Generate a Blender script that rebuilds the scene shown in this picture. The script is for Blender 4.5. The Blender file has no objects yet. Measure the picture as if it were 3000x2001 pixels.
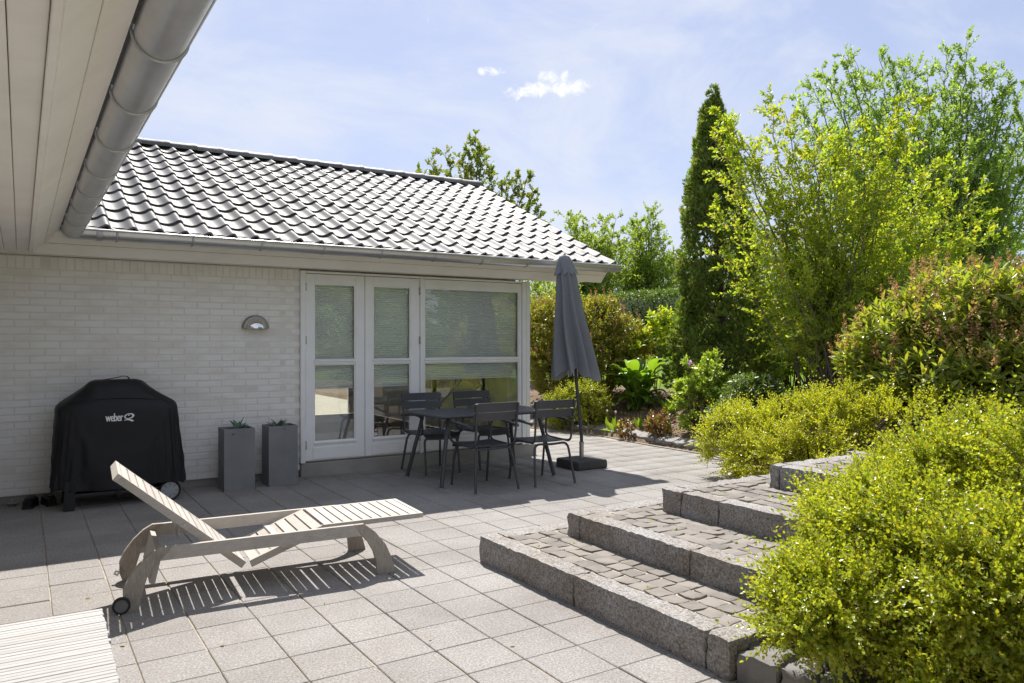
import bpy, math, random
import numpy as np
from mathutils import Vector, Matrix
rng = np.random.default_rng(11); random.seed(11)
R = math.radians
SC = bpy.context.scene; COL = SC.collection

# ------------------------------------------------------------------ camera, sky, sun, exposure
YAW, HCAM, FPX, WALLY = R(32.5), 1.475, 2260.0, 8.32
cd = bpy.data.cameras.new("camera"); cam = bpy.data.objects.new("camera", cd); COL.objects.link(cam)
cam.location = (0, 0, HCAM); cam.rotation_euler = (R(90), 0, -YAW)
cd.sensor_width = 36; cd.lens = FPX/3000*36; cd.clip_start = .05; cd.clip_end = 3000
SC.camera = cam
SUN_EL, SUN_AZ = R(55.2), R(23.3)          # azimuth from +Y towards +X
SUNV = Vector((math.sin(SUN_AZ)*math.cos(SUN_EL), math.cos(SUN_AZ)*math.cos(SUN_EL), math.sin(SUN_EL)))
sd = bpy.data.lights.new("sun", 'SUN'); sun = bpy.data.objects.new("sun", sd); COL.objects.link(sun)
sd.energy = 3.5; sd.angle = R(.53); sd.color = (1, .955, .89)
sun.rotation_euler = (-SUNV).to_track_quat('-Z', 'Y').to_euler(); sun.location = (4, 8, 20)
SC.view_settings.view_transform = 'Standard'; SC.view_settings.look = 'None'
SC.view_settings.gamma = 1; SC.view_settings.use_curve_mapping = False
SC.view_settings.exposure = 1.21
SC.cycles.max_bounces = 12; SC.cycles.diffuse_bounces = 6; SC.cycles.transmission_bounces = 10; SC.cycles.transparent_max_bounces = 12
SKY_STRENGTH = .095; CIRRUS_SHIFT = (2.1, .7, .0)
world = bpy.data.worlds.new("World"); SC.world = world; world.use_nodes = True

def nn(nt, typ, **kw):
    n = nt.nodes.new(typ)
    for k, v in kw.items():
        if k in n.inputs: n.inputs[k].default_value = v
        else: setattr(n, k, v)
    return n
def lk(nt, a, b): nt.links.new(a, b)
def ramp(nt, fac, stops, interp='LINEAR'):
    r = nt.nodes.new('ShaderNodeValToRGB'); r.color_ramp.interpolation = interp
    els = r.color_ramp.elements
    while len(els) < len(stops): els.new(.5)
    for e, (p, c) in zip(els, stops):
        e.position = p; e.color = (*c, 1) if len(c) == 3 else c
    lk(nt, fac, r.inputs['Fac']); return r
def math_n(nt, op, a, b=None, c=None, clamp=False):
    m = nt.nodes.new('ShaderNodeMath'); m.operation = op; m.use_clamp = clamp
    for i, v in enumerate((a, b, c)):
        if v is None: continue
        if isinstance(v, (int, float)): m.inputs[i].default_value = v
        else: lk(nt, v, m.inputs[i])
    return m.outputs[0]
def mixc(nt, fac, a, b, mode='MIX'):
    m = nt.nodes.new('ShaderNodeMix'); m.data_type = 'RGBA'; m.blend_type = mode
    for sock, v in ((m.inputs[0], fac), (m.inputs[6], a), (m.inputs[7], b)):
        if isinstance(v, (int, float)): sock.default_value = v
        elif isinstance(v, tuple): sock.default_value = (*v[:3], 1)
        else: lk(nt, v, sock)
    return m.outputs[2]

def build_world():
    nt = world.node_tree; nt.nodes.clear()
    out = nn(nt, 'ShaderNodeOutputWorld'); bg = nn(nt, 'ShaderNodeBackground'); bg.inputs['Strength'].default_value = SKY_STRENGTH
    sky = nn(nt, 'ShaderNodeTexSky'); sky.sky_type = 'NISHITA'; sky.sun_disc = False
    sky.sun_elevation = SUN_EL; sky.sun_rotation = SUN_AZ
    sky.air_density = 1.0; sky.dust_density = 1.0; sky.ozone_density = 5.0; sky.altitude = 20
    tc = nn(nt, 'ShaderNodeTexCoord')
    # thin high cloud: stretched noise over the dome
    mp = nn(nt, 'ShaderNodeMapping'); mp.inputs['Rotation'].default_value = (R(12), R(20), R(-25)); mp.inputs['Scale'].default_value = (1.3, 4.2, 5.0)
    lk(nt, tc.outputs['Generated'], mp.inputs['Vector'])
    n1 = nn(nt, 'ShaderNodeTexNoise', Scale=1.5, Detail=9.0, Roughness=.6, Distortion=.5); lk(nt, mp.outputs[0], n1.inputs['Vector'])
    n2 = nn(nt, 'ShaderNodeTexNoise', Scale=.9, Detail=3.0, Roughness=.5); mp2 = nn(nt, 'ShaderNodeMapping'); mp2.inputs['Location'].default_value = CIRRUS_SHIFT; lk(nt, tc.outputs['Generated'], mp2.inputs['Vector']); lk(nt, mp2.outputs[0], n2.inputs['Vector'])
    s = math_n(nt, 'ADD', math_n(nt, 'MULTIPLY', n1.outputs[0], .62), math_n(nt, 'MULTIPLY', n2.outputs[0], .5))
    mr = nn(nt, 'ShaderNodeMapRange'); mr.interpolation_type = 'SMOOTHSTEP'
    for k, v in (('From Min', .48), ('From Max', .72), ('To Min', .0), ('To Max', .80)): mr.inputs[k].default_value = v
    lk(nt, s, mr.inputs['Value'])
    # one small fair-weather cloud
    ang = math.atan((1590-1500)/FPX)+YAW; el = math.atan((1000-247)/FPX*math.cos(math.atan(90/FPX)))
    cdir = Vector((math.sin(ang)*math.cos(el), math.cos(ang)*math.cos(el), math.sin(el)))
    cr = Vector((math.cos(ang), -math.sin(ang), 0)); cu = cr.cross(cdir)
    def dot(vec):
        d = nn(nt, 'ShaderNodeVectorMath', operation='DOT_PRODUCT'); d.inputs[1].default_value = vec
        lk(nt, tc.outputs['Generated'], d.inputs[0]); return d.outputs['Value']
    du, dv, dd = dot(cr), dot(cu), dot(cdir)
    n3 = nn(nt, 'ShaderNodeTexNoise', Scale=58.0, Detail=10.0, Roughness=.66, Distortion=.6); lk(nt, tc.outputs['Generated'], n3.inputs['Vector'])
    def blob(u0, v0, ru, rv):
        a = math_n(nt, 'DIVIDE', math_n(nt, 'SUBTRACT', du, u0), ru); b = math_n(nt, 'DIVIDE', math_n(nt, 'SUBTRACT', dv, v0), rv)
        q = math_n(nt, 'ADD', math_n(nt, 'MULTIPLY', a, a), math_n(nt, 'MULTIPLY', b, b))
        return math_n(nt, 'SUBTRACT', 1.0, q)
    bl = None
    for b in ((-.010, -.004, .030, .0105), (.030, -.004, .026, .010), (.006, .008, .016, .010), (.026, .010, .006, .010), (-.032, -.010, .020, .008), (-.066, .016, .020, .006)):
        q = blob(*b); bl = q if bl is None else math_n(nt, 'MAXIMUM', bl, q)
    bl = math_n(nt, 'MAXIMUM', bl, -1.2)
    cm = math_n(nt, 'ADD', math_n(nt, 'MULTIPLY', bl, .44), math_n(nt, 'MULTIPLY', math_n(nt, 'SUBTRACT', n3.outputs[0], .5), 2.7))
    mr2 = nn(nt, 'ShaderNodeMapRange'); mr2.interpolation_type = 'SMOOTHSTEP'
    for k, v in (('From Min', -.10), ('From Max', .75), ('To Min', 0), ('To Max', 1)): mr2.inputs[k].default_value = v
    lk(nt, cm, mr2.inputs['Value'])
    ahead = math_n(nt, 'GREATER_THAN', dd, .9)
    cum = math_n(nt, 'MULTIPLY', mr2.outputs[0], ahead)
    tint = mixc(nt, 1.0, sky.outputs[0], (.81, .70, .71), 'MULTIPLY')
    veil = mixc(nt, .60, tint, (2.55, 2.92, 3.8))
    c1 = mixc(nt, mr.outputs[0], veil, (3.75, 3.95, 4.4))
    c2 = mixc(nt, cum, c1, (4.9, 4.95, 5.05))
    lk(nt, c2, bg.inputs['Color']); lk(nt, bg.outputs[0], out.inputs[0])
build_world()

# ------------------------------------------------------------------ photo pixel -> place
_R = np.array([math.cos(YAW), -math.sin(YAW), 0]); _F = np.array([math.sin(YAW), math.cos(YAW), 0]); _C = np.array([0, 0, HCAM])
def ray(x, y): return _F+_R*(x-1500)/FPX+np.array([0, 0, 1.])*(1000.5-y)/FPX
def on_wall(x, y, Y=WALLY): d = ray(x, y); return _C+d*(Y/d[1])
def at_depth(x, y, w): return _C+ray(x, y)*w
def proj(P):
    v = np.asarray(P, float)-_C; w = v@_F
    return np.stack([1500+FPX*(v@_R)/w, 1000.5-FPX*v[..., 2]/w, w], -1)

# ------------------------------------------------------------------ mesh helpers
WO = {}
def mesh_np(name, V, F):
    V = np.asarray(V, np.float32); F = np.asarray(F, np.int32); k = F.shape[1]
    me = bpy.data.meshes.new(name); me.vertices.add(len(V)); me.vertices.foreach_set('co', V.ravel())
    me.loops.add(F.size); me.loops.foreach_set('vertex_index', F.ravel())
    me.polygons.add(len(F)); me.polygons.foreach_set('loop_start', np.arange(0, F.size, k, dtype=np.int32))
    me.update(calc_edges=True); return me
class MB:
    def __init__(s): s.v = []; s.f = []
    def add(s, V, F):
        o = len(s.v); s.v += [tuple(map(float, p)) for p in V]; s.f += [[i+o for i in f] for f in F]; return s
    def box(s, x0, x1, y0, y1, z0, z1):
        V = [(x, y, z) for z in (z0, z1) for y in (y0, y1) for x in (x0, x1)]
        return s.add(V, [[0, 2, 3, 1], [4, 5, 7, 6], [0, 1, 5, 4], [2, 6, 7, 3], [0, 4, 6, 2], [1, 3, 7, 5]])
    def cbox(s, x0, x1, y0, y1, z0, z1, c=.003):
        lo, hi = (x0, y0, z0), (x1, y1, z1); idx = {}; V = []
        for sx in (0, 1):
            for sy in (0, 1):
                for sz in (0, 1):
                    sg = (sx, sy, sz)
                    for a in range(3):
                        p = []
                        for b in range(3):
                            e = hi[b] if sg[b] else lo[b]
                            if b != a: e += -c if sg[b] else c
                            p.append(e)
                        idx[(sg, a)] = len(V); V.append(p)
        F = []
        for a in range(3):
            b, d = [q for q in range(3) if q != a]
            for sa in (0, 1):
                cs = []
                for sb, sdd in ((0, 0), (1, 0), (1, 1), (0, 1)):
                    g = [0]*3; g[a] = sa; g[b] = sb; g[d] = sdd; cs.append(tuple(g))
                F.append([idx[(g, a)] for g in cs])
        for d in range(3):
            a, b = [q for q in range(3) if q != d]
            for sa in (0, 1):
                for sb in (0, 1):
                    g0 = [0]*3; g0[a] = sa; g0[b] = sb; g1 = list(g0); g1[d] = 1; g0 = tuple(g0); g1 = tuple(g1)
                    F.append([idx[(g0, a)], idx[(g1, a)], idx[(g1, b)], idx[(g0, b)]])
        for g in set(k[0] for k in idx): F.append([idx[(g, a)] for a in range(3)])
        ctr = np.array([(x0+x1)/2, (y0+y1)/2, (z0+z1)/2]); W = np.array(V); G = []
        for f in F:
            q = W[f]; n = np.cross(q[1]-q[0], q[2]-q[0])
            G.append(f if n@(q.mean(0)-ctr) > 0 else f[::-1])
        return s.add(V, G)
    def tube(s, path, r, n=8, cap=True, flat=1.0, up=(0, 0, 1)):
        P = [Vector(p) for p in path]; m = len(P); rs = r if hasattr(r, '__len__') else [r]*m
        T = [((P[min(i+1, m-1)]-P[i]).normalized()+(P[i]-P[max(i-1, 0)]).normalized()).normalized() for i in range(m)]
        u = Vector(up)
        if abs(u.dot(T[0])) > .95: u = Vector((1, 0, 0)) if abs(T[0].x) < .9 else Vector((0, 1, 0))
        N = (u-T[0]*u.dot(T[0])).normalized(); V = []; F = []
        for i in range(m):
            N = (N-T[i]*N.dot(T[i])).normalized(); B = T[i].cross(N)
            for j in range(n):
                a = 2*math.pi*j/n; V.append(P[i]+N*(math.sin(a)*rs[i]*flat)+B*(math.cos(a)*rs[i]))
        for i in range(m-1):
            for j in range(n):
                F.append([i*n+j, i*n+(j+1) % n, (i+1)*n+(j+1) % n, (i+1)*n+j])
        if cap: F += [list(range(n))[::-1], [(m-1)*n+j for j in range(n)]]
        return s.add(V, F)
    def extr(s, poly, a, b, axis='y'):
        n = len(poly); m = {'y': lambda p, t: (p[0], t, p[1]), 'x': lambda p, t: (t, p[0], p[1]), 'z': lambda p, t: (p[0], p[1], t)}[axis]
        V = [m(p, a) for p in poly]+[m(p, b) for p in poly]
        F = [list(range(n)), [n+i for i in range(n)][::-1]]+[[i, n+i, n+(i+1) % n, (i+1) % n] for i in range(n)]
        return s.add(V, F)
    def lathe(s, prof, n=20, c=(0, 0, 0), axis='z', a0=0, a1=2*math.pi):
        full = abs(a1-a0-2*math.pi) < 1e-6; k = n if full else n+1; V = []; F = []
        for i in range(k):
            a = a0+(a1-a0)*i/n
            for r, h in prof:
                p = (r*math.cos(a), r*math.sin(a), h)
                if axis == 'y': p = (p[0], p[2], p[1])
                if axis == 'x': p = (p[2], p[0], p[1])
                V.append((p[0]+c[0], p[1]+c[1], p[2]+c[2]))
        m = len(prof)
        for i in range(n):
            for j in range(m-1):
                F.append([i*m+j, ((i+1) % k)*m+j, ((i+1) % k)*m+j+1, i*m+j+1])
        return s.add(V, F)
    def mesh(s, name='mesh', smooth=None, recalc=False):
        me = bpy.data.meshes.new(name); me.from_pydata(s.v, [], s.f); me.update()
        if recalc:
            import bmesh
            b = bmesh.new(); b.from_mesh(me); bmesh.ops.remove_doubles(b, verts=b.verts, dist=1e-5)
            bmesh.ops.recalc_face_normals(b, faces=b.faces); b.to_mesh(me); b.free()
        if smooth:
            me.polygons.foreach_set('use_smooth', [True]*len(me.polygons)); me.set_sharp_from_angle(angle=R(smooth))
        return me
def smooth_all(me, ang=None):
    me.polygons.foreach_set('use_smooth', np.ones(len(me.polygons), bool))
    if ang: me.set_sharp_from_angle(angle=R(ang))
    return me
def obj(name, me, mat=None, parent=None, at=None, local=False, kind=None, smooth=None, recalc=True):
    """one mesh object; mesh data is in world space unless local; at = world position of the object's origin"""
    if isinstance(me, MB): me = me.mesh(name, smooth, recalc)
    if mat is not None and not me.materials: me.materials.append(mat)
    o = bpy.data.objects.new(name, me); COL.objects.link(o)
    w = Vector(at) if at is not None else Vector((0, 0, 0))
    if parent is not None:
        o.parent = parent
        o.location = w if local else w-WO.get(parent, Vector((0, 0, 0)))
    else: o.location = w
    WO[o] = w if not local else Vector((0, 0, 0))
    if kind: o['kind'] = kind
    return o
def tag(o, label, cat, group=None, kind=None):
    o['label'] = label; o['category'] = cat
    if group: o['group'] = group
    if kind: o['kind'] = kind
    return o
def thing(name, loc, label, cat, group=None, rz=0):
    o = bpy.data.objects.new(name, None); COL.objects.link(o); o.location = loc; o.rotation_euler.z = rz
    o.empty_display_size = .1; WO[o] = Vector(loc); return tag(o, label, cat, group)
def copy_tree(o, parent=None):
    c = o.copy(); COL.objects.link(c); c.parent = parent
    for ch in [k for k in bpy.data.objects if k.parent == o]: copy_tree(ch, c)
    return c

# ------------------------------------------------------------------ materials
def new_mat(name):
    m = bpy.data.materials.new(name); m.use_nodes = True; nt = m.node_tree; nt.nodes.clear()
    out = nn(nt, 'ShaderNodeOutputMaterial'); p = nn(nt, 'ShaderNodeBsdfPrincipled'); lk(nt, p.outputs[0], out.inputs[0])
    return m, nt, p, out
def geo(nt): return nn(nt, 'ShaderNodeNewGeometry')
def bump(nt, p, h, strength=.3, dist=.01):
    b = nn(nt, 'ShaderNodeBump', Strength=strength, Distance=dist); lk(nt, h, b.inputs['Height']); lk(nt, b.outputs[0], p.inputs['Normal'])
def noise(nt, vec, scale, detail=4., rough=.55, dist=0.):
    n = nn(nt, 'ShaderNodeTexNoise', Scale=scale, Detail=detail, Roughness=rough, Distortion=dist); lk(nt, vec, n.inputs['Vector']); return n.outputs[0]
def plain(name, col, rough=.55, metal=0., var=.12, scale=6., bscale=120., bstr=.08, bdist=.002, spec=.5, dirt=None, dscale=2.5, damt=.5, objvar=0.):
    """painted/metal/stone surface with soft mottling, fine relief and optional dirt of its own colour"""
    m, nt, p, out = new_mat(name); g = geo(nt); v = g.outputs['Position']
    n = noise(nt, v, scale, 5.)
    f = math_n(nt, 'MULTIPLY_ADD', n, 2*var, 1-var)
    c = nn(nt, 'ShaderNodeVectorMath', operation='SCALE'); c.inputs[0].default_value = col; lk(nt, f, c.inputs['Scale'])
    cc = c.outputs[0]
    if objvar:
        oi = nn(nt, 'ShaderNodeObjectInfo'); q = nn(nt, 'ShaderNodeVectorMath', operation='SCALE'); lk(nt, cc, q.inputs[0]); lk(nt, math_n(nt, 'MULTIPLY_ADD', oi.outputs['Random'], 2*objvar, 1-objvar), q.inputs['Scale']); cc = q.outputs[0]
    if dirt:
        n2 = noise(nt, v, dscale, 6., .65)
        r = ramp(nt, n2, [(.42, (0, 0, 0)), (.72, (damt,)*3)]); cc = mixc(nt, r.outputs[0], cc, dirt)
    lk(nt, cc, p.inputs['Base Color'])
    p.inputs['Metallic'].default_value = metal; p.inputs['Specular IOR Level'].default_value = spec
    rr = math_n(nt, 'MULTIPLY_ADD', noise(nt, v, scale*2.3, 3.), .16, rough-.08); lk(nt, rr, p.inputs['Roughness'])
    if bstr: bump(nt, p, noise(nt, v, bscale, 3.), bstr, bdist)
    return m
def speckle(name, stops, scale=220., rough=.8, bstr=.35, patch=None, pscale=3., islandvar=0., bdist=.003, big=9.):
    """granite or exposed aggregate: grains in several tones"""
    m, nt, p, out = new_mat(name); g = geo(nt); v = g.outputs['Position']
    vo = nn(nt, 'ShaderNodeTexVoronoi', Scale=scale); lk(nt, v, vo.inputs['Vector'])
    sep = nn(nt, 'ShaderNodeSeparateColor'); lk(nt, vo.outputs['Color'], sep.inputs[0])
    cc = ramp(nt, sep.outputs[0], stops, 'CONSTANT' if len(stops) > 2 else 'LINEAR').outputs[0]
    n2 = noise(nt, v, scale*.35, 3.); cc = mixc(nt, .55, cc, ramp(nt, n2, [(.3, stops[0][1]), (.7, stops[-1][1])]).outputs[0])
    if patch:
        cc = mixc(nt, ramp(nt, noise(nt, v, pscale, 5., .6), [(.38, (0, 0, 0)), (.68, (.75,)*3)]).outputs[0], cc, mixc(nt, 1.0, cc, patch, 'MULTIPLY'))
    if islandvar:
        oi = nn(nt, 'ShaderNodeObjectInfo')
        rnd = math_n(nt, 'FRACT', math_n(nt, 'ADD', oi.outputs['Random'], g.outputs['Random Per Island']))
        f = math_n(nt, 'MULTIPLY_ADD', rnd, 2*islandvar, 1-islandvar)
        s = nn(nt, 'ShaderNodeVectorMath', operation='SCALE'); lk(nt, cc, s.inputs[0]); lk(nt, f, s.inputs['Scale']); cc = s.outputs[0]
    n4 = noise(nt, v, 1.1, 4., .6)
    s2 = nn(nt, 'ShaderNodeVectorMath', operation='SCALE'); lk(nt, cc, s2.inputs[0]); lk(nt, math_n(nt, 'MULTIPLY_ADD', n4, .36, .82), s2.inputs['Scale']); cc = s2.outputs[0]
    lk(nt, cc, p.inputs['Base Color']); p.inputs['Roughness'].default_value = rough; p.inputs['Specular IOR Level'].default_value = .35
    h = math_n(nt, 'ADD', noise(nt, v, scale*.5, 3.), math_n(nt, 'MULTIPLY', noise(nt, v, scale*.08, 4.), big/9))
    bump(nt, p, h, bstr, bdist); return m
def wood(name, a, b, axis_scale=(3, 60, 60), rough=.75, dirt=(.12, .10, .08), damt=.35, rot=0., islandvar=.1, dscale=5.):
    m, nt, p, out = new_mat(name); g = geo(nt)
    mp = nn(nt, 'ShaderNodeMapping'); mp.inputs['Rotation'].default_value = (0, 0, rot); mp.inputs['Scale'].default_value = axis_scale
    lk(nt, g.outputs['Position'], mp.inputs['Vector'])
    n = noise(nt, mp.outputs[0], 3., 6., .6, .4)
    cc = ramp(nt, n, [(.28, a), (.72, b)]).outputs[0]
    cc = mixc(nt, ramp(nt, noise(nt, g.outputs['Position'], dscale, 6., .65), [(.5, (0, 0, 0)), (.8, (damt,)*3)]).outputs[0], cc, dirt)
    oi = nn(nt, 'ShaderNodeObjectInfo')
    rnd = math_n(nt, 'FRACT', math_n(nt, 'ADD', oi.outputs['Random'], g.outputs['Random Per Island']))
    s = nn(nt, 'ShaderNodeVectorMath', operation='SCALE'); lk(nt, cc, s.inputs[0]); lk(nt, math_n(nt, 'MULTIPLY_ADD', rnd, 2*islandvar, 1-islandvar), s.inputs['Scale'])
    lk(nt, s.outputs[0], p.inputs['Base Color']); p.inputs['Roughness'].default_value = rough; p.inputs['Specular IOR Level'].default_value = .3
    bump(nt, p, n, .35, .002); return m
def leafmat(name, cols, trans=.45, tcol=None, rough=.42, spec=.5, tgain=1.5, gain=1.42):
    """two-sided leaf: reflected and transmitted light, each leaf its own tint"""
    m, nt, p, out = new_mat(name); g = geo(nt)
    cols = [tuple(min(.6, q*gain) for q in c) for c in cols]; n = len(cols); stops = [((i+.5)/n, c) for i, c in enumerate(cols)]
    cr = ramp(nt, g.outputs['Random Per Island'], stops).outputs[0]
    pos = noise(nt, g.outputs['Position'], 2.2, 2.)
    s = nn(nt, 'ShaderNodeVectorMath', operation='SCALE'); lk(nt, cr, s.inputs[0]); lk(nt, math_n(nt, 'MULTIPLY_ADD', pos, .7, .65), s.inputs['Scale'])
    lk(nt, s.outputs[0], p.inputs['Base Color']); p.inputs['Roughness'].default_value = rough; p.inputs['Specular IOR Level'].default_value = spec
    t = nn(nt, 'ShaderNodeBsdfTranslucent')
    mul = mixc(nt, 1.0, s.outputs[0], tcol or (1.17*tgain, 1.13*tgain, .42*tgain), 'MULTIPLY'); lk(nt, mul, t.inputs['Color'])
    mx = nn(nt, 'ShaderNodeMixShader'); mx.inputs[0].default_value = trans
    lk(nt, p.outputs[0], mx.inputs[1]); lk(nt, t.outputs[0], mx.inputs[2]); lk(nt, mx.outputs[0], out.inputs[0]); return m
def glassmat(name):
    m, nt, p, out = new_mat(name); nt.nodes.remove(p)
    tr = nn(nt, 'ShaderNodeBsdfTransparent'); tr.inputs[0].default_value = (.95, .97, .955, 1)
    gl = nn(nt, 'ShaderNodeBsdfGlossy'); gl.inputs['Roughness'].default_value = .0; gl.inputs['Color'].default_value = (.95, .97, 1, 1)
    fr = nn(nt, 'ShaderNodeFresnel', IOR=1.52); f2 = math_n(nt, 'MULTIPLY', fr.outputs[0], 1.6, clamp=True)
    mx = nn(nt, 'ShaderNodeMixShader'); lk(nt, f2, mx.inputs[0]); lk(nt, tr.outputs[0], mx.inputs[1]); lk(nt, gl.outputs[0], mx.inputs[2]); lk(nt, mx.outputs[0], out.inputs[0])
    return m
M = {}
M['white'] = plain('white_paint', (.85, .85, .845), .38, var=.03, scale=3., bscale=40, bstr=.05, dirt=(.55, .52, .46), dscale=6., damt=.18)
M['cream'] = plain('cream_paint', (.85, .815, .75), .5, var=.04, scale=2., bscale=30, bstr=.06, dirt=(.5, .46, .38), dscale=3., damt=.2)
M['brick'] = None
M['concrete'] = plain('plinth_concrete', (.34, .325, .305), .85, var=.22, scale=7., bscale=60, bstr=.3, bdist=.004, dirt=(.17, .16, .14), dscale=3.5, damt=.7)
M['zinc'] = plain('zinc', (.58, .585, .595), .33, 0.7, var=.10, scale=5., bscale=15, bstr=.02, dirt=(.30, .30, .30), dscale=4., damt=.3)
M['zinc_dark'] = plain('zinc_bracket', (.42, .425, .43), .45, .6, var=.1)
M['steel'] = plain('steel', (.45, .45, .45), .35, .9, var=.08)
M['chrome'] = plain('chrome', (.80, .78, .75), .10, 1., var=.02, bstr=0)
M['bezel'] = plain('lamp_bezel', (.32, .29, .25), .42, .8, var=.06)
M['planter'] = plain('fibre_cement', (.185, .188, .20), .62, var=.22, scale=5., bscale=40, bstr=.1, dirt=(.27, .27, .28), dscale=3.2, damt=.5)
M['metal_dark'] = plain('powder_coat', (.052, .054, .064), .42, 0., var=.06, bscale=300, bstr=.05, spec=.5)
def canvas():
    m = plain('parasol_canvas', (.285, .295, .315), .88, var=.10, scale=9., bscale=500, bstr=.25, bdist=.001, spec=.2); nt = m.node_tree
    p = next(n for n in nt.nodes if n.type == 'BSDF_PRINCIPLED'); out = next(n for n in nt.nodes if n.type == 'OUTPUT_MATERIAL')
    t = nn(nt, 'ShaderNodeBsdfTranslucent'); t.inputs[0].default_value = (.27, .285, .31, 1); mx = nn(nt, 'ShaderNodeMixShader'); mx.inputs[0].default_value = .38
    lk(nt, p.outputs[0], mx.inputs[1]); lk(nt, t.outputs[0], mx.inputs[2]); lk(nt, mx.outputs[0], out.inputs[0]); return m
M['canvas'] = canvas()
M['nylon'] = plain('cover_fabric', (.0085, .0085, .011), .52, var=.2, scale=6., bscale=420, bstr=.3, bdist=.0015, spec=.35)
M['rubber'] = plain('rubber', (.015, .015, .016), .6, var=.1)
M['plastic_grey'] = plain('grey_plastic', (.34, .35, .37), .4, var=.06, bstr=.02)
M['cast_base'] = plain('cast_base', (.055, .052, .05), .85, var=.25, scale=14., bscale=180, bstr=.4, bdist=.004)
M['print_white'] = plain('white_print', (.82, .82, .82), .6, var=.02, bstr=0)
M['ink_red'] = plain('red_print', (.16, .05, .04), .6, var=.05, bstr=0)
M['soil_dark'] = plain('potting_soil', (.03, .022, .016), .95, var=.3, scale=40., bscale=60, bstr=.6, bdist=.01)
M['blind'] = plain('pleated_fabric', (.88, .88, .86), .75, var=.03, bstr=.03)
M['room'] = plain('room_plaster', (.62, .59, .54), .8, var=.05)
M['room_floor'] = plain('room_floor', (.16, .11, .07), .5, var=.15)
M['pad'] = plain('pale_pad', (.80, .75, .48), .6, var=.08)
M['basalt'] = plain('basalt', (.15, .145, .145), .85, var=.25, scale=9., bscale=70, bstr=.5, bdist=.006, dirt=(.27, .25, .22), dscale=5., damt=.55)
M['edging'] = plain('edging_stone', (.25, .24, .23), .85, var=.2, scale=9., bscale=70, bstr=.4, bdist=.005, dirt=(.34, .32, .29), dscale=5., damt=.5)
M['sett'] = plain('sett_stone', (.188, .168, .148), .88, var=.25, scale=11., bscale=75, bstr=.5, bdist=.006, dirt=(.28, .25, .21), dscale=9., damt=.4, objvar=.24)
M['sand'] = plain('joint_sand', (.42, .37, .295), .95, var=.25, scale=60., bscale=240, bstr=.7, bdist=.005, dirt=(.20, .16, .115), dscale=14., damt=.6)
M['granite'] = speckle('granite', [(0, (.085, .08, .075)), (.22, (.21, .20, .187)), (.5, (.34, .325, .31)), (.78, (.47, .455, .44))], 190., .85, .6, patch=(.70, .59, .48), pscale=3.4, bdist=.010, big=16.)
M['paving'] = speckle('paving_concrete', [(0, (.165, .154, .145)), (.3, (.212, .196, .180)), (.72, (.240, .222, .205)), (.93, (.46, .445, .43))], 260., .88, .45, patch=(.72, .69, .67), pscale=1.3, islandvar=.055, bdist=.0025)
M['lounger'] = wood('weathered_teak', (.36, .325, .285), (.53, .495, .45), (4, 110, 110), rot=R(3.9), damt=.35, dirt=(.22, .185, .15))
M['lounger_leg'] = wood('weathered_teak_end', (.27, .235, .195), (.43, .385, .335), (45, 45, 9), damt=.55, dirt=(.13, .105, .08))
M['bench'] = wood('silvered_slats', (.33, .32, .31), (.45, .44, .425), (2, 70, 70), damt=.3, dirt=(.22, .20, .185), islandvar=.09)
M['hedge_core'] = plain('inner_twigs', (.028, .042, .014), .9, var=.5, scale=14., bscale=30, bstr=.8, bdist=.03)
M['bark'] = plain('bark', (.11, .088, .066), .9, var=.35, scale=16., bscale=50, bstr=.6, bdist=.01)
M['bark_grey'] = plain('grey_bark', (.20, .175, .145), .9, var=.3, scale=14., bscale=60, bstr=.5, bdist=.008)
M['twig'] = plain('twig', (.12, .075, .04), .85, var=.3, scale=20.)
M['glass'] = glassmat('window_glass')

def brick_material():
    m, nt, p, out = new_mat('limewashed_brick'); g = geo(nt); v = g.outputs['Position']
    oi = nn(nt, 'ShaderNodeObjectInfo')
    rnd = math_n(nt, 'FRACT', math_n(nt, 'ADD', oi.outputs['Random'], g.outputs['Random Per Island']))
    base = ramp(nt, rnd, [(0, (.80, .78, .745)), (.5, (.82, .80, .77)), (1, (.84, .82, .79))]).outputs[0]
    mp = nn(nt, 'ShaderNodeMapping'); mp.inputs['Scale'].default_value = (1, 1, 2.6); lk(nt, v, mp.inputs['Vector'])
    st = ramp(nt, noise(nt, mp.outputs[0], 3.2, 6., .62), [(.46, (0, 0, 0)), (.78, (.8,)*3)]).outputs[0]
    c = mixc(nt, st, base, (.66, .61, .53)); lk(nt, c, p.inputs['Base Color'])
    p.inputs['Roughness'].default_value = .88; p.inputs['Specular IOR Level'].default_value = .25
    bump(nt, p, math_n(nt, 'ADD', noise(nt, v, 38., 5., .6), math_n(nt, 'MULTIPLY', noise(nt, v, 220., 2.), .3)), .45, .005); return m
M['brick'] = brick_material()
M['mortar'] = plain('wash_mortar', (.725, .70, .66), .9, var=.06, scale=8., bscale=150, bstr=.4, bdist=.003, dirt=(.55, .51, .45), dscale=3., damt=.4)
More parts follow.
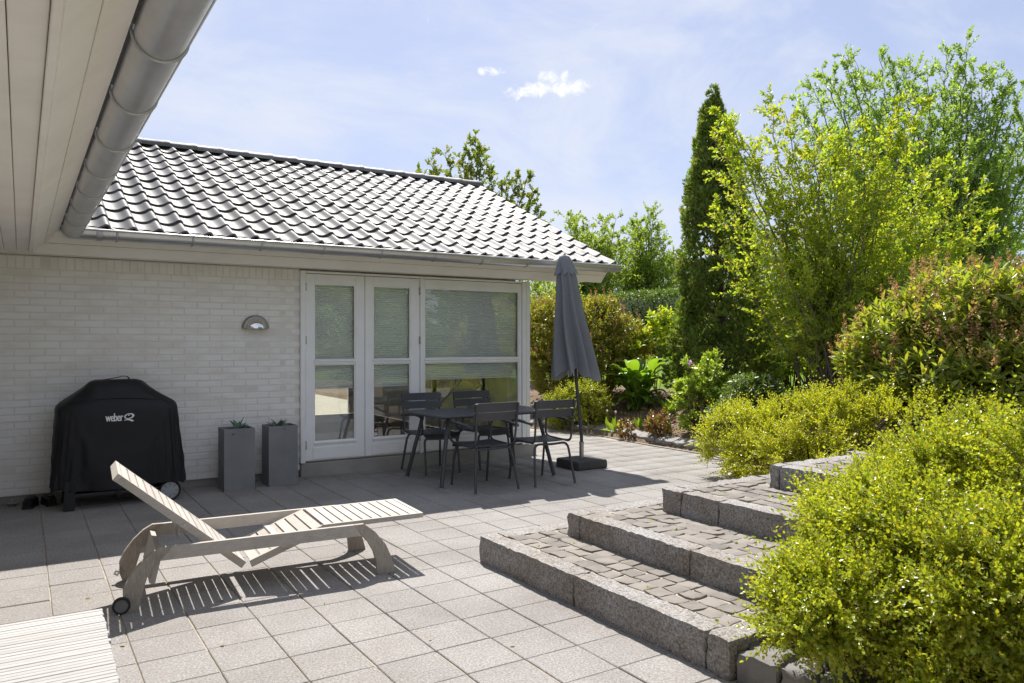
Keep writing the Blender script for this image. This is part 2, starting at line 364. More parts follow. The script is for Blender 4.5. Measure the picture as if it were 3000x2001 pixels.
def tile_material():
    m, nt, p, out = new_mat('engobed_roof_tile'); g = geo(nt); v = g.outputs['Position']
    oi = nn(nt, 'ShaderNodeObjectInfo')
    rnd = math_n(nt, 'FRACT', math_n(nt, 'ADD', oi.outputs['Random'], g.outputs['Random Per Island']))
    c = ramp(nt, rnd, [(0, (.075, .074, .073)), (.6, (.105, .103, .10)), (1, (.15, .147, .141))]).outputs[0]
    sp = ramp(nt, noise(nt, v, 26., 7., .72), [(.56, (0, 0, 0)), (.74, (.75,)*3)]).outputs[0]
    c = mixc(nt, sp, c, (.25, .24, .215))
    mps = nn(nt, 'ShaderNodeMapping'); mps.inputs['Scale'].default_value = (7, 1.2, 1.2); lk(nt, v, mps.inputs['Vector'])
    c = mixc(nt, ramp(nt, noise(nt, mps.outputs[0], 2.2, 5., .6), [(.45, (0, 0, 0)), (.75, (.6,)*3)]).outputs[0], c, (.055, .055, .05))
    lk(nt, c, p.inputs['Base Color'])
    lk(nt, math_n(nt, 'MULTIPLY_ADD', noise(nt, v, 9., 5.), .26, .47), p.inputs['Roughness']); p.inputs['Specular IOR Level'].default_value = .55
    bump(nt, p, noise(nt, v, 90., 4.), .12, .002); return m
M['tile'] = tile_material()

# ------------------------------------------------------------------ ground
PATIO = np.array([(-9, -7), (2.72, -7), (2.72, 2.30), (5.3, 2.30), (5.3, 3.62), (5.75, 4.55), (6.35, 5.3), (7.05, 5.95), (7.45, 6.45), (7.60, 7.0), (7.6, 8), (7.62, 8.62),
                  (7.69, 9.22), (7.68, 9.74), (7.54, 10.4), (7.38, 11.05), (7.15, 12.2), (7.0, 14), (7.0, 22), (-9, 22)])
def poly_sd(P, poly):
    P = np.asarray(P, float)[:, :2]; a = poly; b = np.roll(poly, -1, 0); best = np.full(len(P), 1e9); ins = np.zeros(len(P), bool)
    for (x0, y0), (x1, y1) in zip(a, b):
        d = np.array([x1-x0, y1-y0]); t = np.clip(((P-[x0, y0])@d)/(d@d), 0, 1); q = P-np.array([x0, y0])-t[:, None]*d
        best = np.minimum(best, np.hypot(q[:, 0], q[:, 1]))
        c = ((y0 > P[:, 1]) != (y1 > P[:, 1])); xx = x0+(P[:, 1]-y0)*(x1-x0)/(y1-y0 if y1 != y0 else 1e-9); ins ^= c & (P[:, 0] < xx)
    return np.where(ins, -best, best)
def sm(t): t = np.clip(t, 0, 1); return t*t*(3-2*t)
def terrain(x, y):
    x = np.atleast_1d(np.asarray(x, float)); y = np.atleast_1d(np.asarray(y, float)); d = poly_sd(np.stack([x, y], -1), PATIO)
    z = .05+.50*sm(d/2.0)+.45*sm((d-2)/8)
    z += .022*np.sin(x*3.1+1)*np.sin(y*2.7)*sm(d/.5)+.012*np.sin(x*9.3)*np.sin(y*8.1+.5)*sm(d/.3)
    return np.where(d < .02, -.10, z), d
def tz(x, y): return float(terrain(x, y)[0][0])
def build_ground():
    far = [15, 25, 45, 80, 150, 300, 600, 1200]
    xs = np.concatenate([-np.array(far[::-1])-0., np.linspace(-9, 2, 12), np.arange(2.2, 13, .12), np.linspace(13.4, 26, 26), np.array([30, 40, 60, 100, 200, 400, 800, 1200])])
    ys = np.concatenate([-np.array(far[::-1])-0., np.linspace(-9, -1, 9), np.arange(-.8, 13, .12), np.linspace(13.4, 32, 30), np.array([36, 45, 60, 100, 200, 400, 800, 1200])])
    gx, gy = np.meshgrid(xs, ys, indexing='xy'); z, d = terrain(gx.ravel(), gy.ravel())
    V = np.stack([gx.ravel(), gy.ravel(), z], -1); nx = len(xs); i = np.arange(len(ys)-1)[:, None]*nx+np.arange(nx-1)[None]
    F = np.stack([i, i+1, i+nx+1, i+nx], -1).reshape(-1, 4); me = mesh_np('ground', V, F)
    at = me.attributes.new('bed', 'FLOAT', 'POINT'); at.data.foreach_set('value', d.astype(np.float32)); smooth_all(me)
    m, nt, p, out = new_mat('soil_and_lawn'); g = geo(nt); v = g.outputs['Position']
    a = nn(nt, 'ShaderNodeAttribute', attribute_name='bed')
    soil = ramp(nt, noise(nt, v, 22., 8., .7), [(.25, (.10, .07, .046)), (.5, (.22, .16, .11)), (.75, (.37, .285, .205))]).outputs[0]
    soil = mixc(nt, ramp(nt, noise(nt, v, 1.3, 4.), [(.45, (0, 0, 0)), (.7, (.6,)*3)]).outputs[0], soil, (.15, .105, .072))
    lawn = ramp(nt, noise(nt, v, 30., 6., .65), [(.3, (.10, .16, .03)), (.7, (.20, .28, .06))]).outputs[0]
    f = nn(nt, 'ShaderNodeMapRange'); f.inputs['From Min'].default_value = 3.0; f.inputs['From Max'].default_value = 3.6
    lk(nt, math_n(nt, 'ADD', a.outputs['Fac'], math_n(nt, 'MULTIPLY', noise(nt, v, 1.6, 3.), .8)), f.inputs['Value'])
    lk(nt, mixc(nt, f.outputs[0], soil, lawn), p.inputs['Base Color']); p.inputs['Roughness'].default_value = .95; p.inputs['Specular IOR Level'].default_value = .15
    bump(nt, p, math_n(nt, 'ADD', noise(nt, v, 45., 8., .7), math_n(nt, 'MULTIPLY', noise(nt, v, 9., 5.), 1.2)), .9, .03)
    obj('ground', me, m, kind='structure')
build_ground()

# ------------------------------------------------------------------ patio of square concrete tiles
TP, TX0, TY0 = .305, .145, 2.685
TYP = .3045
def build_patio():
    mb = MB(); ins = [tuple(p) for p in PATIO]
    V = [(x, y, -.0075) for x, y in ins]; mb.add(V, [list(range(len(V)))])
    base = obj('patio', mb, M['sand'], kind='structure', recalc=False)
    hx, hy, c = .1492, .1505, .0035
    def tile_mesh():
        t = MB(); V = []
        for z, i in ((-.045, 0), (-c, 0), (0, c)):
            V += [(-hx+i, -hy+i, z), (hx-i, -hy+i, z), (hx-i, hy-i, z), (-hx+i, hy-i, z)]
        F = [[8, 9, 10, 11]]+[[a+j, a+(j+1) % 4, a+4+(j+1) % 4, a+4+j] for a in (0, 4) for j in range(4)]
        return t.add(V, F).mesh('paving_tile')
    tm = tile_mesh(); tm.materials.append(M['paving']); TV = np.array([v.co[:] for v in tm.vertices])
    cand = []
    for i in range(-3, 26):
        for j in range(-14, 40):
            x, y = TX0+TP*(i+.5), TY0+TYP*(j+.5)
            if x < -.5 or y < -1.2 or y > 15: continue
            if y > 8.36 and x < 5.5: continue
            cs = np.array([(x+sx*.15, y+sy*.15) for sx in (-1, 1) for sy in (-1, 1)])
            if (poly_sd(cs, PATIO) > -.02).any(): continue
            if 2.62 < x < 5.4 and y < 4.40 and x > 2.75 and y < 4.35: continue          # under the steps
            q = proj([(x, y, 0)])[0] if (np.array([x, y, 0])@_F) > .4 else None
            vis = q is not None and -120 < q[0] < 3120 and 1000 < q[1] < 2120
            area = 1/q[2]**3 if vis else 0
            cand.append((area, x, y))
    cand.sort(reverse=True); rest = []
    for n, (a, x, y) in enumerate(cand):
        dz = float(rng.normal(0, .0009)); yaw = float(rng.normal(0, .003)); rx, ry = rng.normal(0, .0022, 2)
        x += float(rng.normal(0, .0011)); y += float(rng.normal(0, .0011))
        if n < 300 and a > 0:
            o = obj('paving_tile', tm, None, base, at=(x, y, dz)); o.rotation_euler = (rx, ry, yaw)
        else:
            cs, sn = math.cos(yaw), math.sin(yaw); q = TV.copy(); X = q[:, 0]*cs-q[:, 1]*sn; Y = q[:, 0]*sn+q[:, 1]*cs
            q = np.stack([X+x, Y+y, q[:, 2]+dz-X*ry+Y*rx], -1); rest.append(q)
    nv = len(TV); F = []
    fq = np.array([list(p.vertices) for p in tm.polygons]); Vs = np.concatenate(rest)
    F = np.concatenate([fq+nv*k for k in range(len(rest))])
    obj('paving_field', mesh_np('paving_field', Vs, F), M['paving'], base, kind='stuff')
    # narrow concrete strip that closes the paving against the planted bed
    edge = PATIO[7:18]; mb = MB()
    for (a, b) in zip(edge[:-1], edge[1:]):
        a = np.array(a); b = np.array(b); d = (b-a)/np.hypot(*(b-a)); n = np.array([-d[1], d[0]])
        q = [a+n*.035, b+n*.035, b+n*.075, a+n*.075]
        mb.add([(p[0], p[1], z) for z in (-.04, .008) for p in q], [[0, 1, 2, 3][::-1], [4, 5, 6, 7], [0, 1, 5, 4], [1, 2, 6, 5], [2, 3, 7, 6], [3, 0, 4, 7]])
    obj('edge_strip', mb, M['concrete'], base)
build_patio()

# ------------------------------------------------------------------ house
HOUSE = thing('house', (2.5, 8.6, 0), 'single-storey white brick house with dark pantile roof and white glazed doors', 'house')
XB, YB, ZB = .086, 7.86, 2.24              # bottom edge of the leaning fascia on the two wings
BX = lambda k: 2.11+.24*k
def build_walls():
    mb = MB().box(-.45, 2.556, 8.3234, 8.60, .075, 2.262)
    wall = obj('brick_wall', mb, M['mortar'], HOUSE)
    bm_ = MB().cbox(-.114, .114, -.012, .012, -.0275, .0275, .002).mesh('brick'); bm_.materials.append(M['brick'])
    hb = MB().cbox(-.0495, .0495, -.012, .012, -.0275, .0275, .002).mesh('brick_half'); hb.materials.append(M['brick'])
    sb = MB().cbox(-.0275, .0275, -.012, .012, -.0525, .0525, .002).mesh('soldier_brick'); sb.materials.append(M['brick'])
    items = []
    for r in range(31):
        z = .075+.0667*(r+.5); par = 0 if r % 2 else .5
        for k in range(-12, 3):
            x0, x1 = BX(k+par)+.006, BX(k+par+1)-.006
            if x0 > 2.5 or x1 < -.40: continue
            full = x1 <= 2.562
            if not full: x1 = 2.554
            x = (x0+x1)/2
            hid = .33 < x < 1.22 and z < .80 or x < -.25 or (1.70 < x < 1.96 or 2.14 < x < 2.4) and z < .55
            items.append((0 if hid else 1, x, z, bm_ if full else hb))
    for k in range(46):
        x = 2.53-.0667*k
        if x < -.4: break
        items.append((.3 if x > -.22 else 0, x, 2.1985, sb))
    items.sort(key=lambda t: -t[0]); Vs = []; Fs = []; nv = 0
    for n, (s, x, z, me) in enumerate(items):
        dy = float(rng.normal(0, .0009)); tilt = float(rng.normal(0, .005))
        P = (x+float(rng.normal(0, .0012)), 8.3335+dy, z+float(rng.normal(0, .0009)))
        if n < 300:
            o = obj('brick', me, None, wall, at=P); o.rotation_euler = (0, tilt, 0)
        else:
            W = np.array([v.co[:] for v in me.vertices])+np.array(P); Vs.append(W)
            for p in me.polygons: Fs.append([i+nv for i in p.vertices])
            nv += len(W)
    me = bpy.data.meshes.new('brickwork'); me.from_pydata(np.concatenate(Vs).tolist(), [], Fs); obj('brickwork', me, M['brick'], wall, kind='stuff')
    obj('plinth', MB().cbox(-.45, 2.565, 8.342, 8.60, -.04, .073, .004), M['concrete'], HOUSE)
    obj('door_plinth', MB().cbox(2.567, 5.66, 8.29, 8.60, -.04, .148, .006), M['concrete'], HOUSE)
    # wing on the viewer's side, gable and rear walls
    obj('side_wall', MB().box(-.62, -.453, -4.0, 13.9, -.04, 2.262), M['brick'], HOUSE)
    # gable with a garden window, rear wall with a terrace door
    g = MB().extr([(8.62, 2.12), (13.6, 2.12), (13.6, 2.55), (11.1, 3.72), (8.62, 2.55)], 5.42, 5.545, 'x').box(5.42, 5.545, 8.62, 9.15, .15, 2.1195).box(5.42, 5.545, 11.3, 13.6, .15, 2.1195).box(5.42, 5.545, 9.1505, 11.2995, .15, .55)
    obj('gable_wall', g, M['brick'], HOUSE)
    gw = obj('side_window', MB().box(5.44, 5.50, 9.151, 9.22, .551, 2.119).box(5.44, 5.50, 11.23, 11.299, .551, 2.119).box(5.44, 5.50, 10.19, 10.26, .621, 2.049).box(5.44, 5.50, 9.2205, 11.2295, .551, .62).box(5.44, 5.50, 9.2205, 11.2295, 2.05, 2.119), M['white'], HOUSE)
    for y0, y1 in ((9.221, 10.189), (10.261, 11.229)): obj('glass_pane', MB().box(5.468, 5.472, y0, y1, .621, 2.049), M['glass'], gw)
    obj('rear_wall', MB().box(-.45, 2.9, 13.62, 13.8, -.04, 2.55).box(5.2, 5.41, 13.62, 13.8, -.04, 2.55).box(2.9005, 5.1995, 13.62, 13.8, 2.15, 2.55), M['brick'], HOUSE)
    rw = obj('rear_door', MB().box(2.901, 2.98, 13.66, 13.72, .15, 2.149).box(5.12, 5.199, 13.66, 13.72, .15, 2.149).box(4.0, 4.08, 13.66, 13.72, .15, 2.149), M['white'], HOUSE)
    for x0, x1 in ((2.981, 3.999), (4.081, 5.119)): obj('glass_pane', MB().box(x0, x1, 13.69, 13.694, .151, 2.148), M['glass'], rw)
    r = MB().box(-.44, 5.41, 8.62, 13.6, .10, .15); obj('room_floor', r, M['room_floor'], HOUSE)
    obj('room_ceiling', MB().box(-.44, 5.41, 8.62, 13.6, 2.40, 2.44), M['room'], HOUSE)
    obj('room_partition', MB().box(1.9, 2.0, 8.62, 13.6, .16, 2.39), M['room'], HOUSE)
build_walls()

def glazed(mb_name, x0, x1, z0, z1, px0, px1, panes, y=8.288, dy=.045, panel=None, hinges=(), label=None):
    """white timber leaf with panes let into it; rails are butted between the stiles"""
    mb = MB().cbox(x0, px0-.012, y, y+dy, z0, z1, .003).cbox(px1+.012, x1, y, y+dy, z0, z1, .003)
    edges = [z1]+[e for p in panes for e in (p[1]+.012, p[0]-.012)]+[z0]
    for a, b in zip(edges[0::2], edges[1::2]): mb.cbox(px0-.0115, px1+.0115, y+.0006, y+dy-.001, b, a, .003)
    leaf = obj(mb_name, mb, M['white'], HOUSE)
    for (a, b) in panes:
        obj('glass_pane', MB().box(px0-.010, px1+.010, y+.026, y+.030, a-.010, b+.010), M['glass'], leaf)
        bd = MB()
        bd.extr([(px0-.0125, b), (px1+.0125, b), (px1+.0125, b+.0125), (px0-.0125, b+.0125)], y+.010, y+.025)
        bd.extr([(px0-.0125, a), (px0, a), (px0, b-.0005), (px0-.0125, b-.0005)], y+.010, y+.025)
        bd.extr([(px1, a), (px1+.0125, a), (px1+.0125, b-.0005), (px1, b-.0005)], y+.010, y+.025)
        obj('glazing_bead', bd, M['white'], leaf)
        sl = MB().extr([(y-.013, a-.030), (y-.013, a-.018), (y+.024, a-.001), (y+.024, a-.030)], px0-.022, px1+.022, 'x')
        obj('pane_sill', sl, M['white'], leaf)
    if panel:
        pa, pb = panel
        obj('bottom_board', MB().cbox(px0-.03, px1+.03, y-.006, y-.0006, pa, pb, .003), M['white'], leaf)
    for hx, hz in hinges:
        h = MB().tube([(hx, y-.012, hz-.045), (hx, y-.012, hz-.003)], .0085, 10).tube([(hx, y-.012, hz+.003), (hx, y-.012, hz+.045)], .0085, 10).box(hx-.014, hx+.014, y-.005, y-.0008, hz-.045, hz+.045)
        obj('hinge', h, M['steel'], leaf, smooth=40)
    return leaf
def build_openings():
    fr = MB().cbox(2.560, 2.612, 8.270, 8.40, .152, 2.245, .003).cbox(2.6125, 5.43, 8.2735, 8.40, 2.222, 2.245, .003).cbox(3.988, 4.022, 8.2705, 8.40, .152, 2.2215, .003)
    fr.cbox(5.4305, 5.49, 8.270, 8.40, .152, 2.245, .003).cbox(5.4945, 5.548, 8.272, 8.62, .152, 2.2445, .003).box(2.6125, 3.9875, 8.345, 8.40, .152, .172).box(2.614, 5.43, 8.40, 8.42, 2.16, 2.24)
    obj('door_frame', fr, M['white'], HOUSE)
    g = MB().box(4.0225, 5.43, 8.342, 8.40, .152, .17); obj('window_threshold', g, M['white'], HOUSE)
    ZU = [(1.284, 2.100), (.384, 1.211)]
    glazed('glazed_door', 2.617, 3.2965, .172, 2.216, 2.725, 3.177, ZU, panel=(.185, .315), hinges=[(2.6145, 2.07), (2.6145, 1.489), (2.6145, .346)])
    d2 = glazed('glazed_door', 3.3035, 3.984, .172, 2.216, 3.412, 3.858, ZU, panel=(.185, .315), hinges=[(3.986, 2.07), (3.986, 1.489), (3.986, .346)])
    glazed('fixed_window', 4.026, 5.427, .172, 2.216, 4.063, 5.378, ZU, panel=(.30, .335))
    st = MB().box(3.414, 3.466, 8.3095, 8.3115, .388, .452); s = obj('sticker', st, M['ink_red'], d2)
    t = MB().box(3.416, 3.458, 8.3075, 8.3085, .431, .436).box(3.416, 3.462, 8.3075, 8.3085, .389, .3925).box(3.418, 3.459, 8.3075, 8.3085, .401, .4195)
    obj('sticker_print', t, M['print_white'], s)
    q = MB().lathe([(.0001, -.0008), (.0085, -.0008), (.0085, 0)], 10, (3.437, 8.3085, .461), 'y'); obj('sticker_star', q, M['print_white'], s)
build_openings()
def pleated(x0, x1, z0, z1, y, label):
    n = int((z1-z0)/.0110); mb = MB(); V = []; F = []
    for i in range(n+1):
        z = z1-(z1-z0)*i/n; yy = y+(.0085 if i % 2 else -.0085); V += [(x0, yy, z), (x1, yy, z)]
    F = [[2*i, 2*i+1, 2*i+3, 2*i+2] for i in range(n)]
    t = thing('pleated_blind', ((x0+x1)/2, y, z0), label, 'blind', 'pleated blinds in the glazed front')
    mb.add(V, F); obj('pleats', mb, M['blind'], t, recalc=False)
    obj('bottom_rail', MB().cbox(x0, x1, y-.012, y+.012, z0-.018, z0, .003), M['white'], t)
    obj('head_rail', MB().cbox(x0, x1, y-.012, y+.012, z1, z1+.02, .003), M['white'], t)
pleated(2.715, 3.187, .965, 2.125, 8.365, 'pale pleated blind half lowered behind the glazed door nearest the planters')
pleated(3.402, 3.868, .968, 2.125, 8.365, 'pale pleated blind behind the middle glazed door with the sticker')
pleated(4.045, 5.385, 1.03, 2.125, 8.365, 'wide pale pleated blind behind the large window beside the parasol')

def build_eaves():
    # soffit boards: along the facade and along the near wing
    so = MB().box(-.44, 6.33, 7.93, 8.325, 2.285, 2.30); sof = obj('soffit', so, M['cream'], HOUSE)
    for i in range(4):
        y0 = 7.93+.0965*i; obj('soffit_board', MB().cbox(-.44, 6.33, y0+.002, y0+.0945, 2.266, 2.2845, .003), M['cream'], sof)
    so2 = MB().box(-.45, -.012+.07, -4.0, 8.31, 2.301, 2.312); sof2 = obj('soffit', so2, M['mortar'], HOUSE)
    for i in range(6):
        x1 = .0585-.0895*i; obj('soffit_board', MB().cbox(x1-.0865, x1, -4.0, 7.928, 2.264, 2.300, .003), M['cream'], sof2)
    obj('eave_board', MB().box(XB+.17, 6.34, YB-.255, YB-.10, 2.466, 2.478), M['soil_dark'], HOUSE)
    obj('eave_board', MB().box(-.1, XB+.255, -4.0, YB-.26, 2.4665, 2.4785), M['soil_dark'], HOUSE)
    # leaning fascias, two boards each, mitred in the corner
    def strip(u0, a0, u1, a1, th, run, name):
        nx, nz = (a1-a0), -(u1-u0); L = math.hypot(nx, nz); nx, nz = nx/L*th, nz/L*th   # outward (u,z)
        prof = [(u0, ZB+a0), (u1, ZB+a1), (u1-nx, ZB+a1-nz), (u0-nx, ZB+a0-nz)]
        V = []
        for u, z in prof:
            if run == 'x': V.append((XB+u, YB-u, z))
            else: V.append((XB+u, YB-u, z))
        for u, z in prof:
            V.append((6.352+.0*u, YB-u, z) if run == 'x' else (XB+u, -4.0, z))
        mb = MB().add(V, [[0, 1, 2, 3], [7, 6, 5, 4]]+[[i, 4+i, 4+(i+1) % 4, (i+1) % 4] for i in range(4)])
        obj(name, mb, M['cream'], HOUSE)
    for run in ('x', 'y'):
        strip(0, 0, .086, .0835, .022, run, 'fascia_board'); strip(.0905, .0875, .192, .186, .022, run, 'fascia_board')
    obj('fascia_lath', MB().cbox(.0605, .084, -4.0, 7.90, 2.241, 2.300, .003), M['cream'], HOUSE)
    obj('fascia_lath', MB().cbox(.0845, 6.33, 7.868, 7.926, 2.2475, 2.30, .003), M['cream'], HOUSE)
    # barge board on the gable end
    sl = math.tan(R(24.5)); P = [(YB-.0, ZB+.0), (YB-.155, ZB+.150), (11.1, ZB+.15+(11.1-YB+.155)*sl), (11.1, ZB+(11.1-YB)*sl)]
    obj('barge_board', MB().extr(P, 6.354, 6.380, 'x'), M['white'], HOUSE)
    P2 = [(22.2-y, z) for y, z in P]; obj('barge_board', MB().extr(P2, 6.354, 6.380, 'x'), M['white'], HOUSE)
    # gutters
    UC, ZC, GR = .283, 2.430, .078
    def gutter(run):
        prof = []
        n = 18
        for i in range(n+1):
            a = math.pi+math.pi*i/n; prof.append((UC+GR*math.cos(a), ZC+GR*math.sin(a)))       # inner rim -> bottom -> outer rim
        for i in range(7):                                                                     # rolled bead
            a = math.pi-math.pi*2*i/7*.85; prof.append((UC+GR+.009+.009*math.cos(a)-.001, ZC+.004+.009*math.sin(a)))
        for i in range(n+1):
            a = 2*math.pi-math.pi*i/n; prof.append((UC+(GR-.003)*math.cos(a), ZC+(GR-.003)*math.sin(a)))
        m = len(prof); V = [(XB+u, YB-u, z) for u, z in prof]+[((6.42, YB-u, z) if run == 'x' else (XB+u, -4.0, z)) for u, z in prof]
        F = [[i, m+i, m+i+1, i+1] for i in range(m-1)]
        g = obj('gutter', MB().add(V, F), M['zinc'], HOUSE, smooth=50, recalc=False)
        def band(t, rod=.0065, flat=1., nm='gutter_bracket', rr=.003):
            P = []; k = 22
            for i in range(k+1):
                a = math.pi*.93+math.pi*1.13*i/k; u, z = UC+(GR+rr)*math.cos(a), ZC+(GR+rr)*math.sin(a)
                P.append((t, YB-u, z) if run == 'x' else (XB+u, t, z))
            obj(nm, MB().tube(P, rod, 8, flat=flat, up=(1, 0, 0) if run == 'y' else (0, 1, 0)), M['zinc_dark'], g, smooth=50)
        if run == 'x':
            for t in (.71, 1.33, 1.95, 2.56, 3.18, 3.80, 4.40, 5.01, 5.62, 6.23): band(t, .0085, .45)
            band(.575, .027, .10, 'gutter_sleeve', .002)
            cap = [(6.42, YB-(UC+GR*math.cos(math.pi+math.pi*i/14)), ZC+GR*math.sin(math.pi+math.pi*i/14)) for i in range(15)]
            obj('gutter_end', MB().add(cap+[(p[0]+.004, p[1], p[2]) for p in cap], [list(range(15)), list(range(15, 30))[::-1]]), M['zinc'], g)
        else:
            for t in (7.45, 6.76, 6.05, 5.36, 4.68, 3.97, 3.28, 2.62, 1.95, 1.28, .6, -.1): band(t, .0062)
    gutter('x'); gutter('y')
build_eaves()

# pantiles
SLOPE = R(24.5); SR = Vector((0, math.cos(SLOPE), math.sin(SLOPE))); SN = Vector((0, -math.sin(SLOPE), math.cos(SLOPE)))
PROF = [(0, .020), (.06, .011), (.15, .004), (.30, -.002), (.45, -.003), (.58, .003), (.68, .013), (.76, .025), (.83, .036), (.90, .042), (.96, .0395), (1.02, .030), (1.075, .016)]
TW, GAUGE = .2125, .3205
def tile_mesh():
    V = []; F = []; m = len(PROF); th = .020
    rows = [(0, .026), (.02, .027), (.395, .000)]
    for k, (s, lift) in enumerate(rows):
        for t, z in PROF: p = Vector((t*TW, 0, 0))+SR*s+SN*(z+lift); V.append(p)
    for t, z in PROF: p = Vector((t*TW, 0, 0))+SR*.004+SN*(z+.026-th); V.append(p)
    for t, z in PROF: p = Vector((t*TW, 0, 0))+SR*.395+SN*(z-th); V.append(p)
    for i in range(m-1):
        for k in (0, 1): F.append([k*m+i, k*m+i+1, (k+1)*m+i+1, (k+1)*m+i])
        F.append([3*m+i+1, 3*m+i, 4*m+i, 4*m+i+1]); F.append([i+1, i, 3*m+i, 3*m+i+1])
    e = m-1; F.append([e, 3*m+e, 4*m+e, 2*m+e, m+e])
    me = MB().add(V, F).mesh('roof_tile'); me.polygons.foreach_set('use_smooth', [True]*len(me.polygons)); me.set_sharp_from_angle(angle=R(42)); me.materials.append(M['tile']); return me
def build_roof():
    tm = tile_mesh(); e0 = Vector((0, 7.585, 2.432))
    slab = MB()
    for sgn in (0, 1):
        pts = [(7.70, 2.438), (11.1, 2.438+3.4*math.tan(SLOPE)), (11.1, 2.40+3.4*math.tan(SLOPE)), (7.70, 2.395)]
        if sgn: pts = [(22.2-y, z) for y, z in pts]
        slab.extr(pts, -3.0, 6.352, 'x')
    roof = obj('roof', slab, M['soil_dark'], HOUSE)
    items = []
    for c in range(-18, 29):
        x = 6.365-.885*TW-TW*(28-c)
        for r in range(12):
            P = Vector((x, 0, 0))+e0+SR*(GAUGE*r)
            if P.x < .30-(P.y-7.6)*1.02: continue
            q = proj([(P.x+.1, P.y+.15, P.z+.1)])[0]; vis = q[0] > 618-.553*q[1]-10 and q[0] > 200
            items.append((1/q[2]**2 if vis else 0, P))
    items.sort(key=lambda t: -t[0]); rest = []
    for n, (a, P) in enumerate(items):
        j = Vector(rng.normal(0, .0012, 3))
        if n < 300 and a > 0:
            o = obj('roof_tile', tm, None, roof, at=P+j); o.rotation_euler = (0, float(rng.normal(0, .009)), float(rng.normal(0, .008)))
        else: rest.append(P+j)
    TV = np.array([v.co[:] for v in tm.vertices]); TF = [list(p.vertices) for p in tm.polygons]
    def field(name, Ps, fn):
        V = []; F = []; k = 0
        for P in Ps: V.append(TV+np.array(P)); F += [[i+k for i in f] for f in TF]; k += len(TV)
        V = fn(np.concatenate(V)); me = bpy.data.meshes.new(name); me.from_pydata(V.tolist(), [], F); smooth_all(me, 42)
        return obj(name, me, M['tile'], roof, kind='stuff')
    field('roof_tiles', rest, lambda V: V)
    back = [Vector((6.365-.885*TW-TW*c, 0, 0))+e0+SR*(GAUGE*r) for c in range(36) for r in range(12)]
    field('rear_roof_tiles', back, lambda V: np.stack([V[:, 0], 22.2-V[:, 1], V[:, 2]], -1))
    # near wing: same tiles turned a quarter
    Ps = []
    for c in range(-52, 6):
        for r in range(10):
            P = Vector((TW*c, 0, 0))+e0+SR*(GAUGE*r); Ps.append(P)
    Ps = [P for P in Ps if True]
    def turn(V):
        u = V[:, 1]-7.585                      # distance up the slope
        return np.stack([XB+.262-u, 7.3+V[:, 0]*1.0-0, V[:, 2]+.035], -1)
    Ps = [P for P in Ps if 7.3+P.x+.2 < 7.55+(P.y-7.585)*.98]
    field('wing_roof_tiles', Ps, turn)
    # ridge caps
    rm = MB(); n = 12; L = .385
    prof0 = [(.118*math.cos(math.pi*i/n), .098*math.sin(math.pi*i/n)) for i in range(n+1)]
    V = []
    for x, s in ((0, .96), (.30, 1.0), (.335, 1.06), (L, 1.06)):
        V += [(x, y*s, z*s) for y, z in prof0]
    V += [(L, y*.9, z*.9) for y, z in prof0]; m = n+1
    F = [[k*m+i, k*m+i+1, (k+1)*m+i+1, (k+1)*m+i] for k in range(4) for i in range(n)]
    rme = rm.add(V, F).mesh('ridge_tile', None, True); smooth_all(rme, 40); rme.materials.append(M['tile'])
    zr = 2.432+GAUGE*12*math.sin(SLOPE)+.010
    for k in range(22):
        x = 6.395-.385-.338*k
        o = obj('ridge_tile', rme, None, roof, at=(x, 11.1, zr)); o.rotation_euler = (float(rng.normal(0, .02)), float(rng.normal(0, .006)), 0)
build_roof()

# bulkhead lamp on the brick wall
def build_lamp():
    t = thing('wall_lamp', (2.086, 8.31, 1.61), 'half-round bulkhead lamp with polished dome on the white brick wall', 'lamp')
    n = 24; mb = MB(); ro, ri = .139, .098
    V = []
    for r, y in ((ro, 8.319), (ro, 8.285), (ro-.012, 8.272), (ri, 8.268), (ri, 8.285)):
        V += [(2.086+r*math.cos(math.pi*i/n), y, 1.612+r*math.sin(math.pi*i/n)) for i in range(n+1)]
    m = n+1; F = [[k*m+i, k*m+i+1, (k+1)*m+i+1, (k+1)*m+i] for k in range(4) for i in range(n)]
    F += [[k*m for k in range(5)], [k*m+n for k in range(5)][::-1]]
    obj('bezel', mb.add(V, F), M['bezel'], t, smooth=35)
    V = []; k = 12
    for j in range(k+1):
        b = math.pi/2*j/k
        V += [(2.086+ri*math.cos(b)*math.cos(math.pi*i/n), 8.268-.062*math.sin(b), 1.612+ri*math.cos(b)*math.sin(math.pi*i/n)) for i in range(n+1)]
    F = [[q*m+i, q*m+i+1, (q+1)*m+i+1, (q+1)*m+i] for q in range(k) for i in range(n)]
    obj('dome', MB().add(V, F), M['chrome'], t, smooth=60)
    obj('diffuser', MB().box(1.975, 2.197, 8.225, 8.318, 1.606, 1.6115), M['bezel'], t)
build_lamp()

